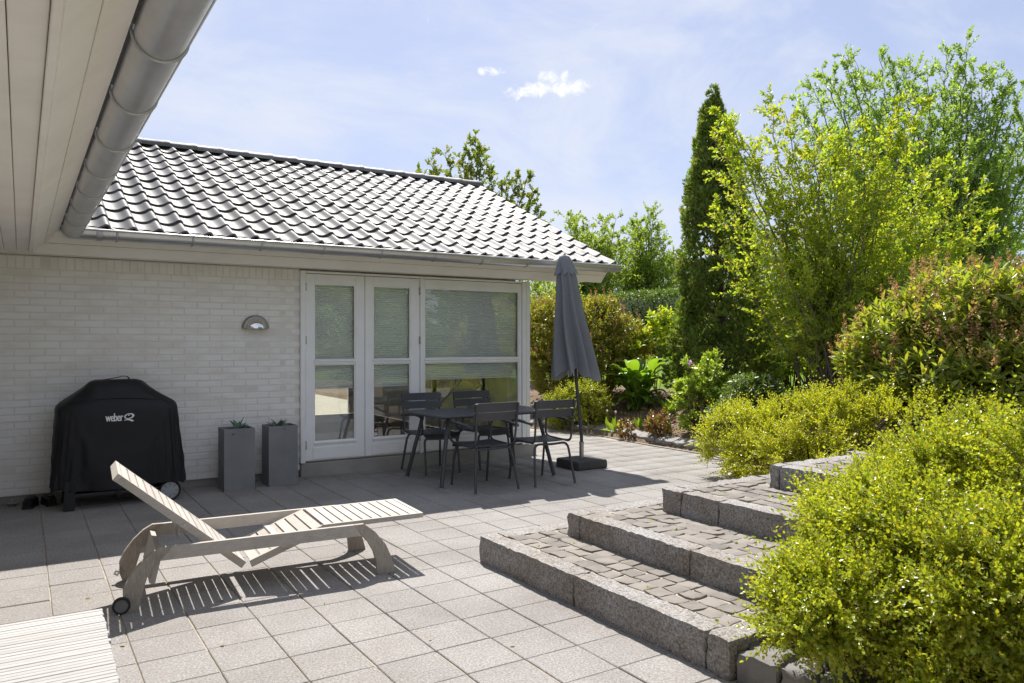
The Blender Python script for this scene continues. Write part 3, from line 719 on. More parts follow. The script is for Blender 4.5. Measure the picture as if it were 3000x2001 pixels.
# ------------------------------------------------------------------ stone steps
def rough_block(x0, x1, y0, y1, z0, z1, seed, amp=.0028, n=(3, 3, 3), split=True):
    """sawn/split granite block: gridded box whose arrises and faces are knocked about"""
    r = np.random.default_rng(seed); mb = MB(); lo = np.array([x0, y0, z0]); hi = np.array([x1, y1, z1]); ext = hi-lo
    cnt = [max(2, min(30, int(e/.034))) for e in ext]; V = {}; verts = []; F = []
    def vid(i, j, k):
        key = (i, j, k)
        if key not in V:
            p = lo+ext*np.array([i/cnt[0], j/cnt[1], k/cnt[2]]); e = sum(a in (0, c) for a, c in zip(key, cnt))
            sgn = np.array([-1 if a == 0 else 1 if a == c else 0 for a, c in zip(key, cnt)])
            p = p+r.normal(0, amp*.55, 3)-sgn*abs(r.normal(0, amp))*(1.5 if e > 1 else .35)
            if k == 0: p[2] = z0
            V[key] = len(verts); verts.append(p)
        return V[key]
    for ax in range(3):
        a, b = [q for q in range(3) if q != ax]
        for side in (0, cnt[ax]):
            for i in range(cnt[a]):
                for j in range(cnt[b]):
                    q = []
                    for di, dj in ((0, 0), (1, 0), (1, 1), (0, 1)):
                        g = [0]*3; g[ax] = side; g[a] = i+di; g[b] = j+dj; q.append(vid(*g))
                    F.append(q)
    return mb.add(verts, F)
def sett_variants(n, w, mat):
    out = []
    for k in range(n):
        r = np.random.default_rng(100+k); h = w/2; V = []
        base = [(-h, -h), (0, -h*1.02), (h, -h), (h*1.02, 0), (h, h), (0, h*1.02), (-h, h), (-h*1.02, 0)]
        base = [(x+r.normal(0, .0035), y+r.normal(0, .0035)) for x, y in base]
        for z, s in ((-.06, .95), (-.008, 1.0), (-.001, .98), (.0, .91)):
            V += [(x*s, y*s, z+(r.normal(0, .0018) if z > -.01 else 0)) for x, y in base]
        V.append((0, 0, .002)); m = 8
        F = [[q*m+i, q*m+(i+1) % m, (q+1)*m+(i+1) % m, (q+1)*m+i] for q in range(3) for i in range(m)]+[[3*m+i, 3*m+(i+1) % m, 4*m] for i in range(m)]
        me = MB().add(V, F).mesh('sett'); smooth_all(me, 38); me.materials.append(mat); out.append(me)
    return out
def build_steps():
    t = thing('stone_steps', (3.6, 3.2, 0), 'four granite-edged steps with cobbled treads rising from the patio', 'steps')
    # each step: front x, far y, top z, blocks split along the front at these y
    ST = [(2.595, 4.485, .175, [4.485, 3.443, 2.458, 2.319]), (3.105, 4.183, .328, [4.183, 4.05, 3.057, 2.32]), (3.668, 3.866, .482, [3.866, 3.69, 3.367, 2.32]), (4.315, 3.50, .636, [3.50, 3.42, 2.32])]
    XE = 5.30; KW = .138; sv = sett_variants(9, .103, M['sett']); seed = 1
    for s, (x0, yf, zt, js) in enumerate(ST):
        zb = -.05 if s == 0 else ST[s-1][2]-.06; nxt = ST[s+1] if s < 3 else None
        bed = MB().box(x0+KW-.01, XE-.02, 2.33+.10, yf-KW+.01, zb, zt-.0095)
        st = obj('step', bed, M['sand'], t)
        k = 0; jj = js if s != 0 else js[:-1]
        ends = list(zip(js[:-1], js[1:]))
        for n, (a, b) in enumerate(ends):
            xw = KW
            if n == len(ends)-1 and s == 0: continue                       # near corner block belongs to the side run
            obj('kerb_stone', rough_block(x0, x0+xw, b+.003, a-.003 if n else a, zb, zt, seed), M['granite'], st, smooth=38); seed += 1
        # far side run
        x = x0+KW+.003
        while x < XE-.1:
            L = float(rng.uniform(.75, 1.05)); x1 = min(x+L, XE-.005)
            if XE-x1 < .3: x1 = XE-.005
            obj('kerb_stone', rough_block(x, x1-.006, yf-KW, yf, zb, zt, seed), M['granite'], st, smooth=38); seed += 1; x = x1
        # near side run
        x = x0 if s == 0 else x0+KW+.003
        while x < XE-.1:
            L = float(rng.uniform(.6, .95)); x1 = min(x+L, XE-.005)
            if XE-x1 < .3: x1 = XE-.005
            obj('kerb_stone', rough_block(x, x1-.006, 2.319, 2.319+KW-.003, zb, zt, seed), M['granite'], st, smooth=38); seed += 1; x = x1
        if s == 3: obj('kerb_stone', rough_block(XE+.004, XE+.13, 2.319, yf+.1, zb, zt, seed), M['granite'], st, smooth=38); seed += 1
        # cobbles
        X0, X1, Y0, Y1 = x0+KW, XE-.01, 2.319+KW, yf-KW
        front = (nxt[0]-X0) if nxt else X1-X0
        nr = max(1, int(round(front/.118))); pit = front/nr
        i = 0; x = X0+pit/2
        while x < X1:
            y = Y1-.055-.03*(i % 2)
            while y > Y0+.03:
                if not (nxt and x > nxt[0]-.02 and y < nxt[1]+.02):
                    me = sv[int(rng.integers(9))]
                    o = obj('sett', me, None, st, at=(x+float(rng.normal(0, .005)), y+float(rng.normal(0, .005)), zt-.002+float(rng.normal(0, .0018))))
                    o.rotation_euler = (float(rng.normal(0, .022)), float(rng.normal(0, .022)), float(rng.normal(0, .045))+math.pi/2*int(rng.integers(4))); o.scale = (float(rng.uniform(1.02, 1.13)), float(rng.uniform(1.02, 1.13)), 1)
                y -= float(rng.uniform(.112, .126))
            x += pit; i += 1
build_steps()

def edging(name, line, label, wid, dep, z0, zf, zbk, off, seed, mat):
    L = [np.array(p, float) for p in line]; t = thing(name, (L[0][0], L[0][1], 0), label, 'edging'); r = np.random.default_rng(seed)
    seg = np.array([0]+list(np.cumsum([np.hypot(*(b-a)) for a, b in zip(L[:-1], L[1:])]))); s = 0.
    def pos(u): i = min(len(L)-2, max(0, int(np.searchsorted(seg, u)-1))); f = (u-seg[i])/(seg[i+1]-seg[i]); return L[i]+(L[i+1]-L[i])*f, (L[i+1]-L[i])/np.hypot(*(L[i+1]-L[i]))
    while s < seg[-1]-wid:
        w = wid*float(r.uniform(.82, 1.15)); p, d = pos(s+w/2); a = float(r.normal(0, .05)); d = np.array([d[0]*math.cos(a)-d[1]*math.sin(a), d[0]*math.sin(a)+d[1]*math.cos(a)]); n = np.array([d[1], -d[0]])*(1 if off > 0 else -1)
        mb = rough_block(0, w-.010, abs(off), abs(off)+dep*float(r.uniform(.92, 1.08)), z0, zf, seed*50+int(s*40), .006)
        V = np.array(mb.v); lift = (V[:, 1]-abs(off))/dep*(zbk-zf); V[:, 2] += np.where(V[:, 2] > (z0+zf)/2, lift+float(r.normal(0, .006)), 0)
        W = np.array([p[0], p[1]])+np.outer(V[:, 0]-w/2, d)+np.outer(V[:, 1], n)
        mb.v = [tuple(q) for q in np.column_stack([W, V[:, 2]])]
        obj('edging_stone', mb, mat, t, smooth=38); s += w
    return t
edging('stone_edging', PATIO[16:6:-1], 'curved row of grey edging stones between paving and planting bed', .195, .20, -.04, .078, .125, -.09, 3, M['edging'])
edging('stone_edging', [(2.615, 2.300), (2.70, 1.95), (2.80, 1.5), (2.95, .8), (3.1, 0)], 'dark edging stones at the foot of the nearest box bush', .185, .19, -.04, .125, .13, .0, 5, M['basalt'])

# ------------------------------------------------------------------ barbecue under its cover
def build_barbecue():
    t = thing('barbecue', (.77, 7.95, 0), 'barbecue on wheels under a black fabric cover by the brick wall', 'barbecue')
    LV = [(.172, .770, .5435, 7.700, 8.235, 6), (.20, .770, .542, 7.702, 8.234, 6), (.40, .766, .530, 7.712, 8.228, 6), (.62, .760, .514, 7.722, 8.222, 6), (.80, .756, .500, 7.730, 8.214, 6), (.865, .756, .496, 7.736, 8.208, 6),
          (.900, .756, .486, 7.748, 8.200, 5), (.925, .755, .465, 7.762, 8.19, 4.5), (.965, .752, .405, 7.785, 8.175, 4), (1.01, .750, .335, 7.815, 8.16, 4), (1.06, .748, .268, 7.845, 8.14, 4), (1.095, .747, .232, 7.875, 8.12, 4), (1.115, .747, .205, 7.90, 8.10, 4), (1.124, .747, .17, 7.93, 8.07, 4)]
    A = np.array(LV); zz = np.concatenate([np.linspace(.172, .86, 30), np.linspace(.875, 1.124, 22)]); n = 132; V = []
    def sec(z, a):
        cx, hw, yf, yb, p = [np.interp(z, A[:, 0], A[:, i]) for i in range(1, 6)]
        c, s = math.cos(a), math.sin(a); cy, hd = (yf+yb)/2, (yb-yf)/2
        return np.array([cx+hw*math.copysign(abs(c)**(2/p), c), cy+hd*math.copysign(abs(s)**(2/p), s), z])
    for z in zz:
        for j in range(n):
            a = 2*math.pi*j/n; p = sec(z, a); ctr = np.array([.76, 7.97, z]); d = p-ctr; d /= np.linalg.norm(d)
            x = p[0]; low = max(0, (.95-z)/.8); calm = 1-math.exp(-(((x-.75)/.17)**2+((z-.79)/.08)**2))
            w = .013*math.sin(19*a+3*z)*low*low+.009*math.sin(31*a-7*z+1)*low
            w += 0.022*math.exp(-((x-.40-(.85-z)*.30)/.03)**2)*low-0.019*math.exp(-((x-.47-(.80-z)*.42)/.035)**2)*low
            w += 0.024*math.exp(-((x-1.13+(.80-z)*.55)/.03)**2)*low-0.015*math.exp(-((x-1.06+(.78-z)*.55)/.03)**2)*low
            w += .004*math.sin(40*x+22*z)*math.sin(17*z+9*x)
            if z > .9: w = .004*math.sin(9*a+25*z)
            q = p+d*w*calm; 
            if z < .19: q[2] += .012*math.sin(5*a+1)+.005*math.sin(13*a)
            V.append(q)
    m = len(zz); F = [[k*n+j, k*n+(j+1) % n, (k+1)*n+(j+1) % n, (k+1)*n+j] for k in range(m-1) for j in range(n)]+[[(m-1)*n+j for j in range(n)]]
    cov = obj('cover', MB().add(V, F), M['nylon'], t, smooth=60)
    def front(x, z):                                     # cover surface towards the patio
        cx, hw, yf, yb, p = [np.interp(z, A[:, 0], A[:, i]) for i in range(1, 6)]
        u = min(.999, abs((x-cx)/hw)); return (yf+yb)/2-(yb-yf)/2*(1-u**p)**(1/p)
    path = []
    for i in range(25):
        x = .34+.80*i/24; z = .912+.052*math.cos((x-.745)/.42*1.3) if abs(x-.745) < .5 else .9; path.append((x, front(x, z)-.004, z))
    obj('seam', MB().tube(path, .0032, 6), M['nylon'], cov, smooth=60)
    for x0, dx in ((.30, -.02), (1.17, .035)):
        obj('seam', MB().tube([(x0+dx*(1-i/8), front(x0+dx*(1-i/8), .2+.66*i/8)-.003, .2+.66*i/8) for i in range(9)], .0025, 6), M['nylon'], cov, smooth=60)
    hp = [(.60, 7.97, 1.116), (.66, 7.95, 1.128), (.74, 7.94, 1.143), (.80, 7.94, 1.156), (.835, 7.945, 1.150), (.86, 7.96, 1.12)]
    obj('handle', MB().tube(hp, .013, 8, flat=.28), M['nylon'], cov, smooth=60)
    obj('strap', MB().cbox(.735, .757, 7.694, 7.699, .115, .20, .001).cbox(.731, .762, 7.690, 7.6935, .105, .135, .001), M['rubber'], cov)
    # printed lettering
    cu = bpy.data.curves.new('lettering', 'FONT'); cu.body = 'weber'; cu.size = 1; cu.space_character = .92
    tmp = bpy.data.objects.new('lettering_src', cu); COL.objects.link(tmp); dg = bpy.context.evaluated_depsgraph_get(); dg.update()
    me0 = tmp.evaluated_get(dg).to_mesh(); W = np.array([v.co[:] for v in me0.vertices]); fs = [list(p.vertices) for p in me0.polygons]
    tmp.evaluated_get(dg).to_mesh_clear(); bpy.data.objects.remove(tmp)
    W = (W-W.min(0))/(np.ptp(W, axis=0)+1e-9)
    off = [(0, 0), (.0018, 0), (-.0018, 0)]; mb = MB()
    for k, (ox, oz) in enumerate(off): mb.add([(.638+w[0]*.139+ox, front(.638+w[0]*.139, .79)-.0045-.0004*k, .762+w[1]*.0715) for w in W], fs)
    obj('lettering', mb, M['print_white'], cov, recalc=False)
    P = lambda px, py: (.6375+(px-370)*.0001453, .762+(710-py)*.000158)
    mb = MB(); V = []; n = 36
    for i in range(n):
        a = 2*math.pi*i/n; c, s = math.cos(a), math.sin(a)
        for cx, cy, rx, ry, rot in ((1675, 455, 288, 155, .16), (1655, 460, 190, 105, .22)):
            x, y = rx*c, ry*s; px = cx+x*math.cos(rot)-y*math.sin(rot)*1.0; py = cy-(x*math.sin(rot)+y*math.cos(rot)); X, Z = P(px, py); V.append((X, front(X, .79)-.0048, Z))
    F = [[2*i, 2*((i+1) % n), 2*((i+1) % n)+1, 2*i+1] for i in range(n)]; mb.add(V, F)
    V = []
    for i in range(14):
        a = 2*math.pi*i/14; X, Z = P(1657+52*math.cos(a), 403+33*math.sin(a)); V.append((X, front(X, .79)-.0048, Z))
    mb.add(V, [list(range(14))])
    up = [(1385, 672), (1480, 636), (1570, 624), (1660, 623), (1750, 634), (1830, 660), (1900, 700), (1952, 738)]; dn = [(1400, 697), (1490, 684), (1570, 680), (1640, 688), (1700, 706), (1750, 732), (1790, 756), (1830, 770)]
    V = []
    for q in up+dn: X, Z = P(*q); V.append((X, front(X, .79)-.0048, Z))
    mb.add(V, [[i, i+1, 9+i, 8+i] for i in range(7)]); obj('emblem', mb, M['print_white'], cov, recalc=False)
    # cart under the cover
    for x, y in ((.36, 7.735), (.36, 8.16)):
        obj('leg', MB().extr([(x-.045, 0), (x+.035, 0), (x+.045, .26), (x-.035, .26)], y-.03, y+.03), M['rubber'], t)
    sh = MB().cbox(.38, 1.15, 7.78, 8.15, .105, .135, .004); obj('shelf', sh, M['metal_dark'], t)
    for y in (7.75, 8.15):
        w = obj('wheel', MB().lathe([(.076, -.016), (.090, -.020), (.0965, -.012), (.0965, .012), (.090, .020), (.076, .016)], 36, (1.168, y, .0965), 'y'), M['rubber'], t, smooth=40)
        obj('wheel_disc', MB().lathe([(.0001, -.017), (.020, -.0175), (.076, -.0135), (.0765, .0)], 36, (1.168, y, .0965), 'y'), M['plastic_grey'], w, smooth=40)
        sl = MB()
        for k in range(8):
            a = math.pi/8+k*math.pi/4+.4; u = Vector((math.cos(a), 0, math.sin(a))); v = Vector((-u.z, 0, u.x)); c = Vector((1.168, y-.0185, .0965))
            sl.add([c+u*.040-v*.0018, c+u*.068-v*.0022+Vector((0, .003, 0)), c+u*.068+v*.0022+Vector((0, .003, 0)), c+u*.040+v*.0018], [[0, 1, 2, 3]])
        obj('wheel_slots', sl, M['rubber'], w, recalc=False)
    obj('axle', MB().tube([(1.168, 7.775, .0965), (1.168, 8.125, .0965)], .008, 8).cbox(1.148, 1.188, 7.80, 7.83, .10, .25, .003).cbox(1.148, 1.188, 8.07, 8.10, .10, .25, .003), M['metal_dark'], t)
build_barbecue()

# ------------------------------------------------------------------ planters with succulents
def planter(x, y, label, h=.612):
    t = thing('planter', (x, y, 0), label, 'planter', 'tall grey planters by the wall'); w, d, th = .1475, .135, .017
    mb = MB(); V = []
    for z, i in ((0.001, 0), (h, 0), (h, th), (h-.05, th)):
        V += [(-w+i, -d+i, z), (w-i, -d+i, z), (w-i, d-i, z), (-w+i, d-i, z)]
    F = [[3, 2, 1, 0]]+[[a+j, a+(j+1) % 4, a+4+(j+1) % 4, a+4+j] for a in (0, 4, 8) for j in range(4)]
    obj('box', mb.add(V, F), M['planter'], t, local=True, recalc=False)
    obj('soil', MB().box(-w+th+.0005, w-th-.0005, -d+th+.0005, d-th-.0005, h-.07, h-.045), M['soil_dark'], t, local=True); return t
planter(1.829, 8.020, 'tall grey fibre-cement planter closest to the covered barbecue')
planter(2.269, 8.045, 'tall grey fibre-cement planter closest to the glazed doors')
M['succulent'] = leafmat('succulent', [(.05, .095, .06), (.07, .125, .085)], .08, rough=.45, spec=.4)
def succulent(x, y, z, n, L, label, seed):
    r = np.random.default_rng(seed); t = thing('succulent', (x, y, z), label, 'plant', 'succulents in the tall planters')
    for k in range(n):
        a = k*2.4+r.normal(0, .2); el = R(r.uniform(8, 75)) if k else R(85); l = L*r.uniform(.75, 1.15); w = .026*r.uniform(.8, 1.2); V = []; F = []
        for i in range(7):
            s = i/6; wd = w*(1.0 if s < .5 else 1)*math.sin(math.pi*min(1, .22+.78*s))**.7 if s < 1 else .001; e = el-s*.5
            rad = l*s*math.cos(el-.25*s); hh = l*s*math.sin(el-.35*s)
            for q in (-1, 0, 1): V.append((rad*math.cos(a)-q*wd*math.sin(a), rad*math.sin(a)+q*wd*math.cos(a), hh-(0 if q else .006)))
        F = [[3*i+q, 3*i+q+1, 3*i+q+4, 3*i+q+3] for i in range(6) for q in (0, 1)]
        obj('leaf', MB().add(V, F), M['succulent'], t, local=True, smooth=60, recalc=False)
succulent(1.845, 8.00, .566, 15, .15, 'spiky green succulent in the planter closest to the barbecue', 1)
succulent(2.245, 8.03, .566, 17, .14, 'green succulent rosette in the planter closest to the glazed doors', 2)

# ------------------------------------------------------------------ clogs and little dish by the wall
def build_shoe(x, y, rz, label):
    t = thing('shoe', (x, y, 0), label, 'shoe', 'dark shoes left by the wall', rz)
    L = .275; V = []; n = 18; st = [(0, .03, .055), (.08, .040, .062), (.25, .043, .07), (.45, .044, .072), (.62, .050, .072), (.8, .048, .055), (.93, .034, .036), (1, .012, .02)]
    for s, w, h in st:
        for j in range(n):
            a = 2*math.pi*j/n; c, q = math.cos(a), math.sin(a); V.append((w*math.copysign(abs(c)**.8, c), (s-.5)*L, .02+h*.5+h*.5*math.copysign(abs(q)**.7, q)))
    F = [[k*n+j, k*n+(j+1) % n, (k+1)*n+(j+1) % n, (k+1)*n+j] for k in range(len(st)-1) for j in range(n)]+[list(range(n))[::-1], [(len(st)-1)*n+j for j in range(n)]]
    obj('upper', MB().add(V, F), M['nylon'], t, local=True, smooth=50)
    V = []
    for z, g in ((.001, .95), (.022, 1.0)):
        V += [(w*1.08*g*q, (s-.5)*L*1.02, z) for q in (-1, 1) for s, w, h in (st if q < 0 else st[::-1])]
    m = 16; obj('sole', MB().add(V, [list(range(m))[::-1], [m+i for i in range(m)]]+[[i, (i+1) % m, m+(i+1) % m, m+i] for i in range(m)]), M['rubber'], t, local=True)
    V = [(.03*math.cos(2*math.pi*i/14), -.065+.05*math.sin(2*math.pi*i/14), .0925) for i in range(14)]
    obj('opening', MB().add(V+[(p[0]*1.12, -.065+(p[1]+.065)*1.12, .086) for p in V], [list(range(14))]+[[i, (i+1) % 14, 14+(i+1) % 14, 14+i] for i in range(14)]), M['rubber'], t, local=True)
build_shoe(.075, 8.13, R(-12), 'dark shoe beside the small metal dish at the wall')
build_shoe(.215, 8.15, R(10), 'dark shoe standing against the front leg of the covered barbecue')
tt = thing('ash_dish', (-.065, 8.235, 0), 'small metal dish with a knob on the paving at the wall', 'dish')
obj('bowl', MB().lathe([(.0001, .001), (.03, .001), (.032, .008), (.046, .022), (.048, .030), (.030, .034), (.0001, .036)], 20, (-.065, 8.235, 0)), M['steel'], tt, smooth=40)
obj('knob', MB().lathe([(.004, .0365), (.004, .052), (.010, .054), (.009, .060), (.0001, .061)], 12, (-.065, 8.235, 0)), M['steel'], tt, smooth=40)

# ------------------------------------------------------------------ dining set
def build_table():
    t = thing('garden_table', (4.235, 7.28, 0), 'dark grey slatted metal garden table between the four armchairs', 'table')
    x0, x1, y0, y1, z = -.705, .705, -.40, .40, .728; n = 12; w = (x1-x0)/n
    for i in range(n):
        obj('table_slat', MB().cbox(x0+w*i+.003, x0+w*(i+1)-.003, y0+.012, y1-.012, z-.012, z, .003), M['metal_dark'], t, local=True)
    c = .05; pts = []
    for cx, cy, a0 in ((x1-c, y1-c, 0), (x0+c, y1-c, 90), (x0+c, y0+c, 180), (x1-c, y0+c, 270)):
        for k in range(5): a = R(a0+22.5*k); pts.append((cx+c*math.cos(a), cy+c*math.sin(a), z-.016))
    obj('rim', MB().tube(pts+[pts[0]], .014, 8, cap=False, flat=1.0), M['metal_dark'], t, local=True, smooth=50)
    fx, fy = .69, .405
    for sx in (-1, 1):
        for sy in (-1, 1):
            p0 = Vector((sx*fx, sy*fy, .012)); p1 = Vector((sx*(fx-.135), sy*(fy-.115), z-.045)); d = (p1-p0).normalized()
            l = obj('leg', MB().tube([p0, p0.lerp(p1, .5), p1, p1+Vector((-sx*.05, -sy*.02, .018))], .0215, 12), M['metal_dark'], t, local=True, smooth=40)
            obj('foot_cap', MB().tube([(p0.x, p0.y, .001), (p0.x, p0.y, .011)], .020, 12), M['plastic_grey'], l, local=True, smooth=40)
    obj('apron', MB().cbox(x0+.1, x1-.1, -.25, -.23, z-.05, z-.0135, .003).cbox(x0+.1, x1-.1, .23, .25, z-.05, z-.0135, .003).cbox(x0+.10, x0+.13, -.2295, .2295, z-.045, z-.0135, .003).cbox(x1-.13, x1-.10, -.2295, .2295, z-.045, z-.0135, .003), M['metal_dark'], t, local=True)
build_table()
def bez(pts, n=8):
    """round the corners of a polyline: pts = [(p, r), ...]"""
    out = []
    for i, (p, r) in enumerate(pts):
        p = Vector(p)
        if r == 0 or i in (0, len(pts)-1): out.append(p); continue
        a = (Vector(pts[i-1][0])-p); b = (Vector(pts[i+1][0])-p); a = a.normalized()*min(r, a.length*.5); b = b.normalized()*min(r, b.length*.5)
        for k in range(n+1):
            s = k/n; out.append((p+a)*(1-s)**2+p*2*s*(1-s)+(p+b)*s*s)
    return out
def make_chair():
    t = thing('armchair', (0, 0, 0), 'armchair', 'chair', 'dark metal armchairs round the garden table'); m = M['metal_dark']; r = .0125
    def arch(y, yt, fx, tx, zc, nm):
        h = bez([((-fx, y, .012), 0), ((-tx, yt, zc), .075), ((0, yt-.004, zc-.012), 0.06), ((tx, yt, zc), .075), ((fx, y, .012), 0)])
        l = obj(nm, MB().tube(h, r, 10), m, t, local=True, smooth=50)
        for s in (-1, 1): obj('foot_cap', MB().tube([(s*fx, y, .001), (s*fx, y, .011)], .0115, 10), M['plastic_grey'], l, local=True, smooth=50)
    arch(-.282, -.20, .245, .205, .432, 'rear_legs'); arch(.278, .215, .208, .200, .425, 'front_legs')
    for s in (-1, 1):
        pth = bez([((s*.238, -.292, .875), 0), ((s*.222, -.235, .445), .06), ((s*.222, 0, .445), .2), ((s*.232, .255, .455), .09), ((s*.262, .268, .655), .05), ((s*.268, .13, .668), 0), ((s*.262, -.245, .640), 0)])
        obj('side_frame', MB().tube(pth, .0115, 10), m, t, local=True, smooth=50)
        obj('armrest', MB().tube([(s*.264, .262, .668), (s*.270, .20, .676), (s*.270, .05, .674), (s*.267, -.09, .664), (s*.264, -.13, .655)], [.018, .026, .027, .024, .016], 10, flat=.30), m, t, local=True, smooth=50)
    for z0, z1, yo in ((.797, .880, -.281), (.703, .786, -.268)):
        V = []; n = 14; lean = .012
        for th in (0, .016):
            for z in (z0, z1):
                for i in range(n+1):
                    u = -1+2*i/n; e = .008 if abs(u) > .97 else 0
                    V.append((u*.252, yo-(z-z0)*.13-.020*(1-u*u)+th+.008, z+(e if z == z0 else -e)))
        k = n+1; F = [[i, i+1, k+i+1, k+i] for i in range(n)]+[[2*k+i+1, 2*k+i, 3*k+i, 3*k+i+1] for i in range(n)]
        F += [[i, 2*k+i, 2*k+i+1, i+1] for i in range(n)]+[[k+i, k+i+1, 3*k+i+1, 3*k+i] for i in range(n)]+[[0, k, 3*k, 2*k], [n, 2*k+n, 3*k+n, k+n]]
        obj('back_slat', MB().add(V, F), m, t, local=True, smooth=40)
    for i in range(5):                                     # curved seat, five strips front to back
        xa, xb = -.21+.084*i+.0015, -.21+.084*(i+1)-.0015; V = []; prof = []
        for k in range(13):
            s = k/12; y = -.225+.475*s; z = .468-.026*math.sin(math.pi*min(1, s*1.05))+.004*s
            if s > .9: z -= (s-.9)*.35
            prof.append((y, z))
        prof.append((.262, .430)); prof.append((.264, .405))
        for x in (xa, xb):
            dip = -.010*(1-(x/.21)**2)
            for y, z in prof: V.append((x, y, z+dip))
            for y, z in prof: V.append((x, y-(.008 if y > .255 else 0), z+dip-(.009 if y <= .255 else 0)))
        q = len(prof); F = [[i2, i2+1, 2*q+i2+1, 2*q+i2] for i2 in range(q-1)]+[[q+i2, 3*q+i2, 3*q+i2+1, q+i2+1] for i2 in range(q-1)]
        F += [[i2, q+i2, q+i2+1, i2+1] for i2 in range(q-1)]+[[2*q+i2, 2*q+i2+1, 3*q+i2+1, 3*q+i2] for i2 in range(q-1)]+[[0, 2*q, 3*q, q], [q-1, 2*q-1, 4*q-1, 3*q-1]]
        obj('seat_slat', MB().add(V, F), m, t, local=True, smooth=40)
    return t
ch = make_chair()
spots = [(3.920, 6.697, 0, 'dark metal armchair on the viewer side of the table, left of its pair'), (4.597, 6.665, R(-1), 'dark metal armchair on the viewer side of the table, beside the parasol base'),
         (3.917, 7.83, R(180), 'dark metal armchair behind the table, in front of the middle glazed door'), (4.590, 7.835, R(181), 'dark metal armchair behind the table, in front of the large window')]
for i, (x, y, a, lab) in enumerate(spots):
    o = ch if i == 0 else copy_tree(ch); o.location = (x, y, 0); o.rotation_euler.z = a; o['label'] = lab

# ------------------------------------------------------------------ closed parasol
def build_parasol():
    bx, by = 5.555, 7.20; t = thing('parasol', (bx, by, 0), 'closed grey parasol in a square dark base beside the garden table', 'parasol')
    lean = np.array([-.0934*.8434, -.0934*-.5373, 0])                         # leans along the facade
    ax = lambda z: np.array([bx, by, z])+lean*max(0, z-.35)
    c = .03; mb = MB(); V = []; h = .2225
    for z, i in ((.002, .010), (.016, 0), (.088, .003), (.101, .012), (.105, .035)):
        for cx, cy, a0 in ((h-c, h-c, 0), (-h+c, h-c, 90), (-h+c, -h+c, 180), (h-c, -h+c, 270)):
            for k in range(5):
                a = R(a0+22.5*k); V.append((bx+cx+c*math.cos(a)-math.copysign(i, cx), by+cy+c*math.sin(a)-math.copysign(i, cy), z))
    n = 20; F = [[q*n+j, q*n+(j+1) % n, (q+1)*n+(j+1) % n, (q+1)*n+j] for q in range(4) for j in range(n)]+[list(range(n))[::-1], [4*n+j for j in range(n)]]
    obj('base', MB().add(V, F), M['cast_base'], t, smooth=35)
    obj('sleeve', MB().tube([(bx, by, .106), (bx, by, .285)], .027, 14).tube([(bx, by, .285), (bx, by, .297)], .031, 14), M['steel'], t, smooth=40)
    obj('pole', MB().tube([ax(.298), ax(.36), ax(1.2), ax(2.44)], .0195, 14), M['metal_dark'], t, smooth=40)
    # folded canopy: eight ribs with cloth hanging between them
    def canopy(z0, z1, rfun, name, wav, hem, ph=0., m=28, fold=8):
        n = 160; V = []
        for k in range(m+1):
            s = k/m
            for j in range(n):
                a = 2*math.pi*j/n; f = abs(math.cos(a*fold/2+ph)); z = z1+(z0-z1)*s
                z += hem(a)*max(0, (s-.55)/.45)**2
                rr = rfun(s)*(1-wav(s)*f**1.6)*(1+.05*math.sin(3*a+1)+.03*math.sin(5*a+2)*s+.05*math.sin(2*a+4*s))
                tw = .30*s+.05*math.sin(7*s+a*2); A = ax(z); V.append((A[0]+rr*math.cos(a+tw), A[1]+rr*math.sin(a+tw), z))
        F = [[k*n+j, k*n+(j+1) % n, (k+1)*n+(j+1) % n, (k+1)*n+j] for k in range(m) for j in range(n)]
        o = obj(name, MB().add(V, F), M['canvas'], t, smooth=75, recalc=False); 
        return o
    prof = lambda s: np.interp(s, [0, .10, .25, .5, .75, 1], [.085, .128, .150, .195, .240, .292])
    cn = canopy(1.10, 2.36, prof, 'canopy', lambda s: .22+.34*s, lambda a: .045*math.cos(4*a*2+1)+.035*math.sin(a*2+.4)-.01)
    canopy(2.265, 2.492, lambda s: np.interp(s, [0, .06, .3, 1], [.012, .062, .088, .142]), 'canopy_cap', lambda s: .04+.14*s, lambda a: .016*math.cos(8*a), m=12)
    obj('finial', MB().lathe([(.0001, .03), (.012, .026), (.016, .012), (.010, 0)], 12, tuple(ax(2.48))), M['canvas'], t, smooth=50)
    for k in range(8):
        a = 2*math.pi*(k+.5)/8+.3; A, B = ax(1.06), ax(1.55)
        obj('rib', MB().tube([(A[0]+.10*math.cos(a), A[1]+.10*math.sin(a), 1.06+.012*(k % 3)), (B[0]+.05*math.cos(a), B[1]+.05*math.sin(a), 1.55)], .007, 6), M['steel'], t)
build_parasol()

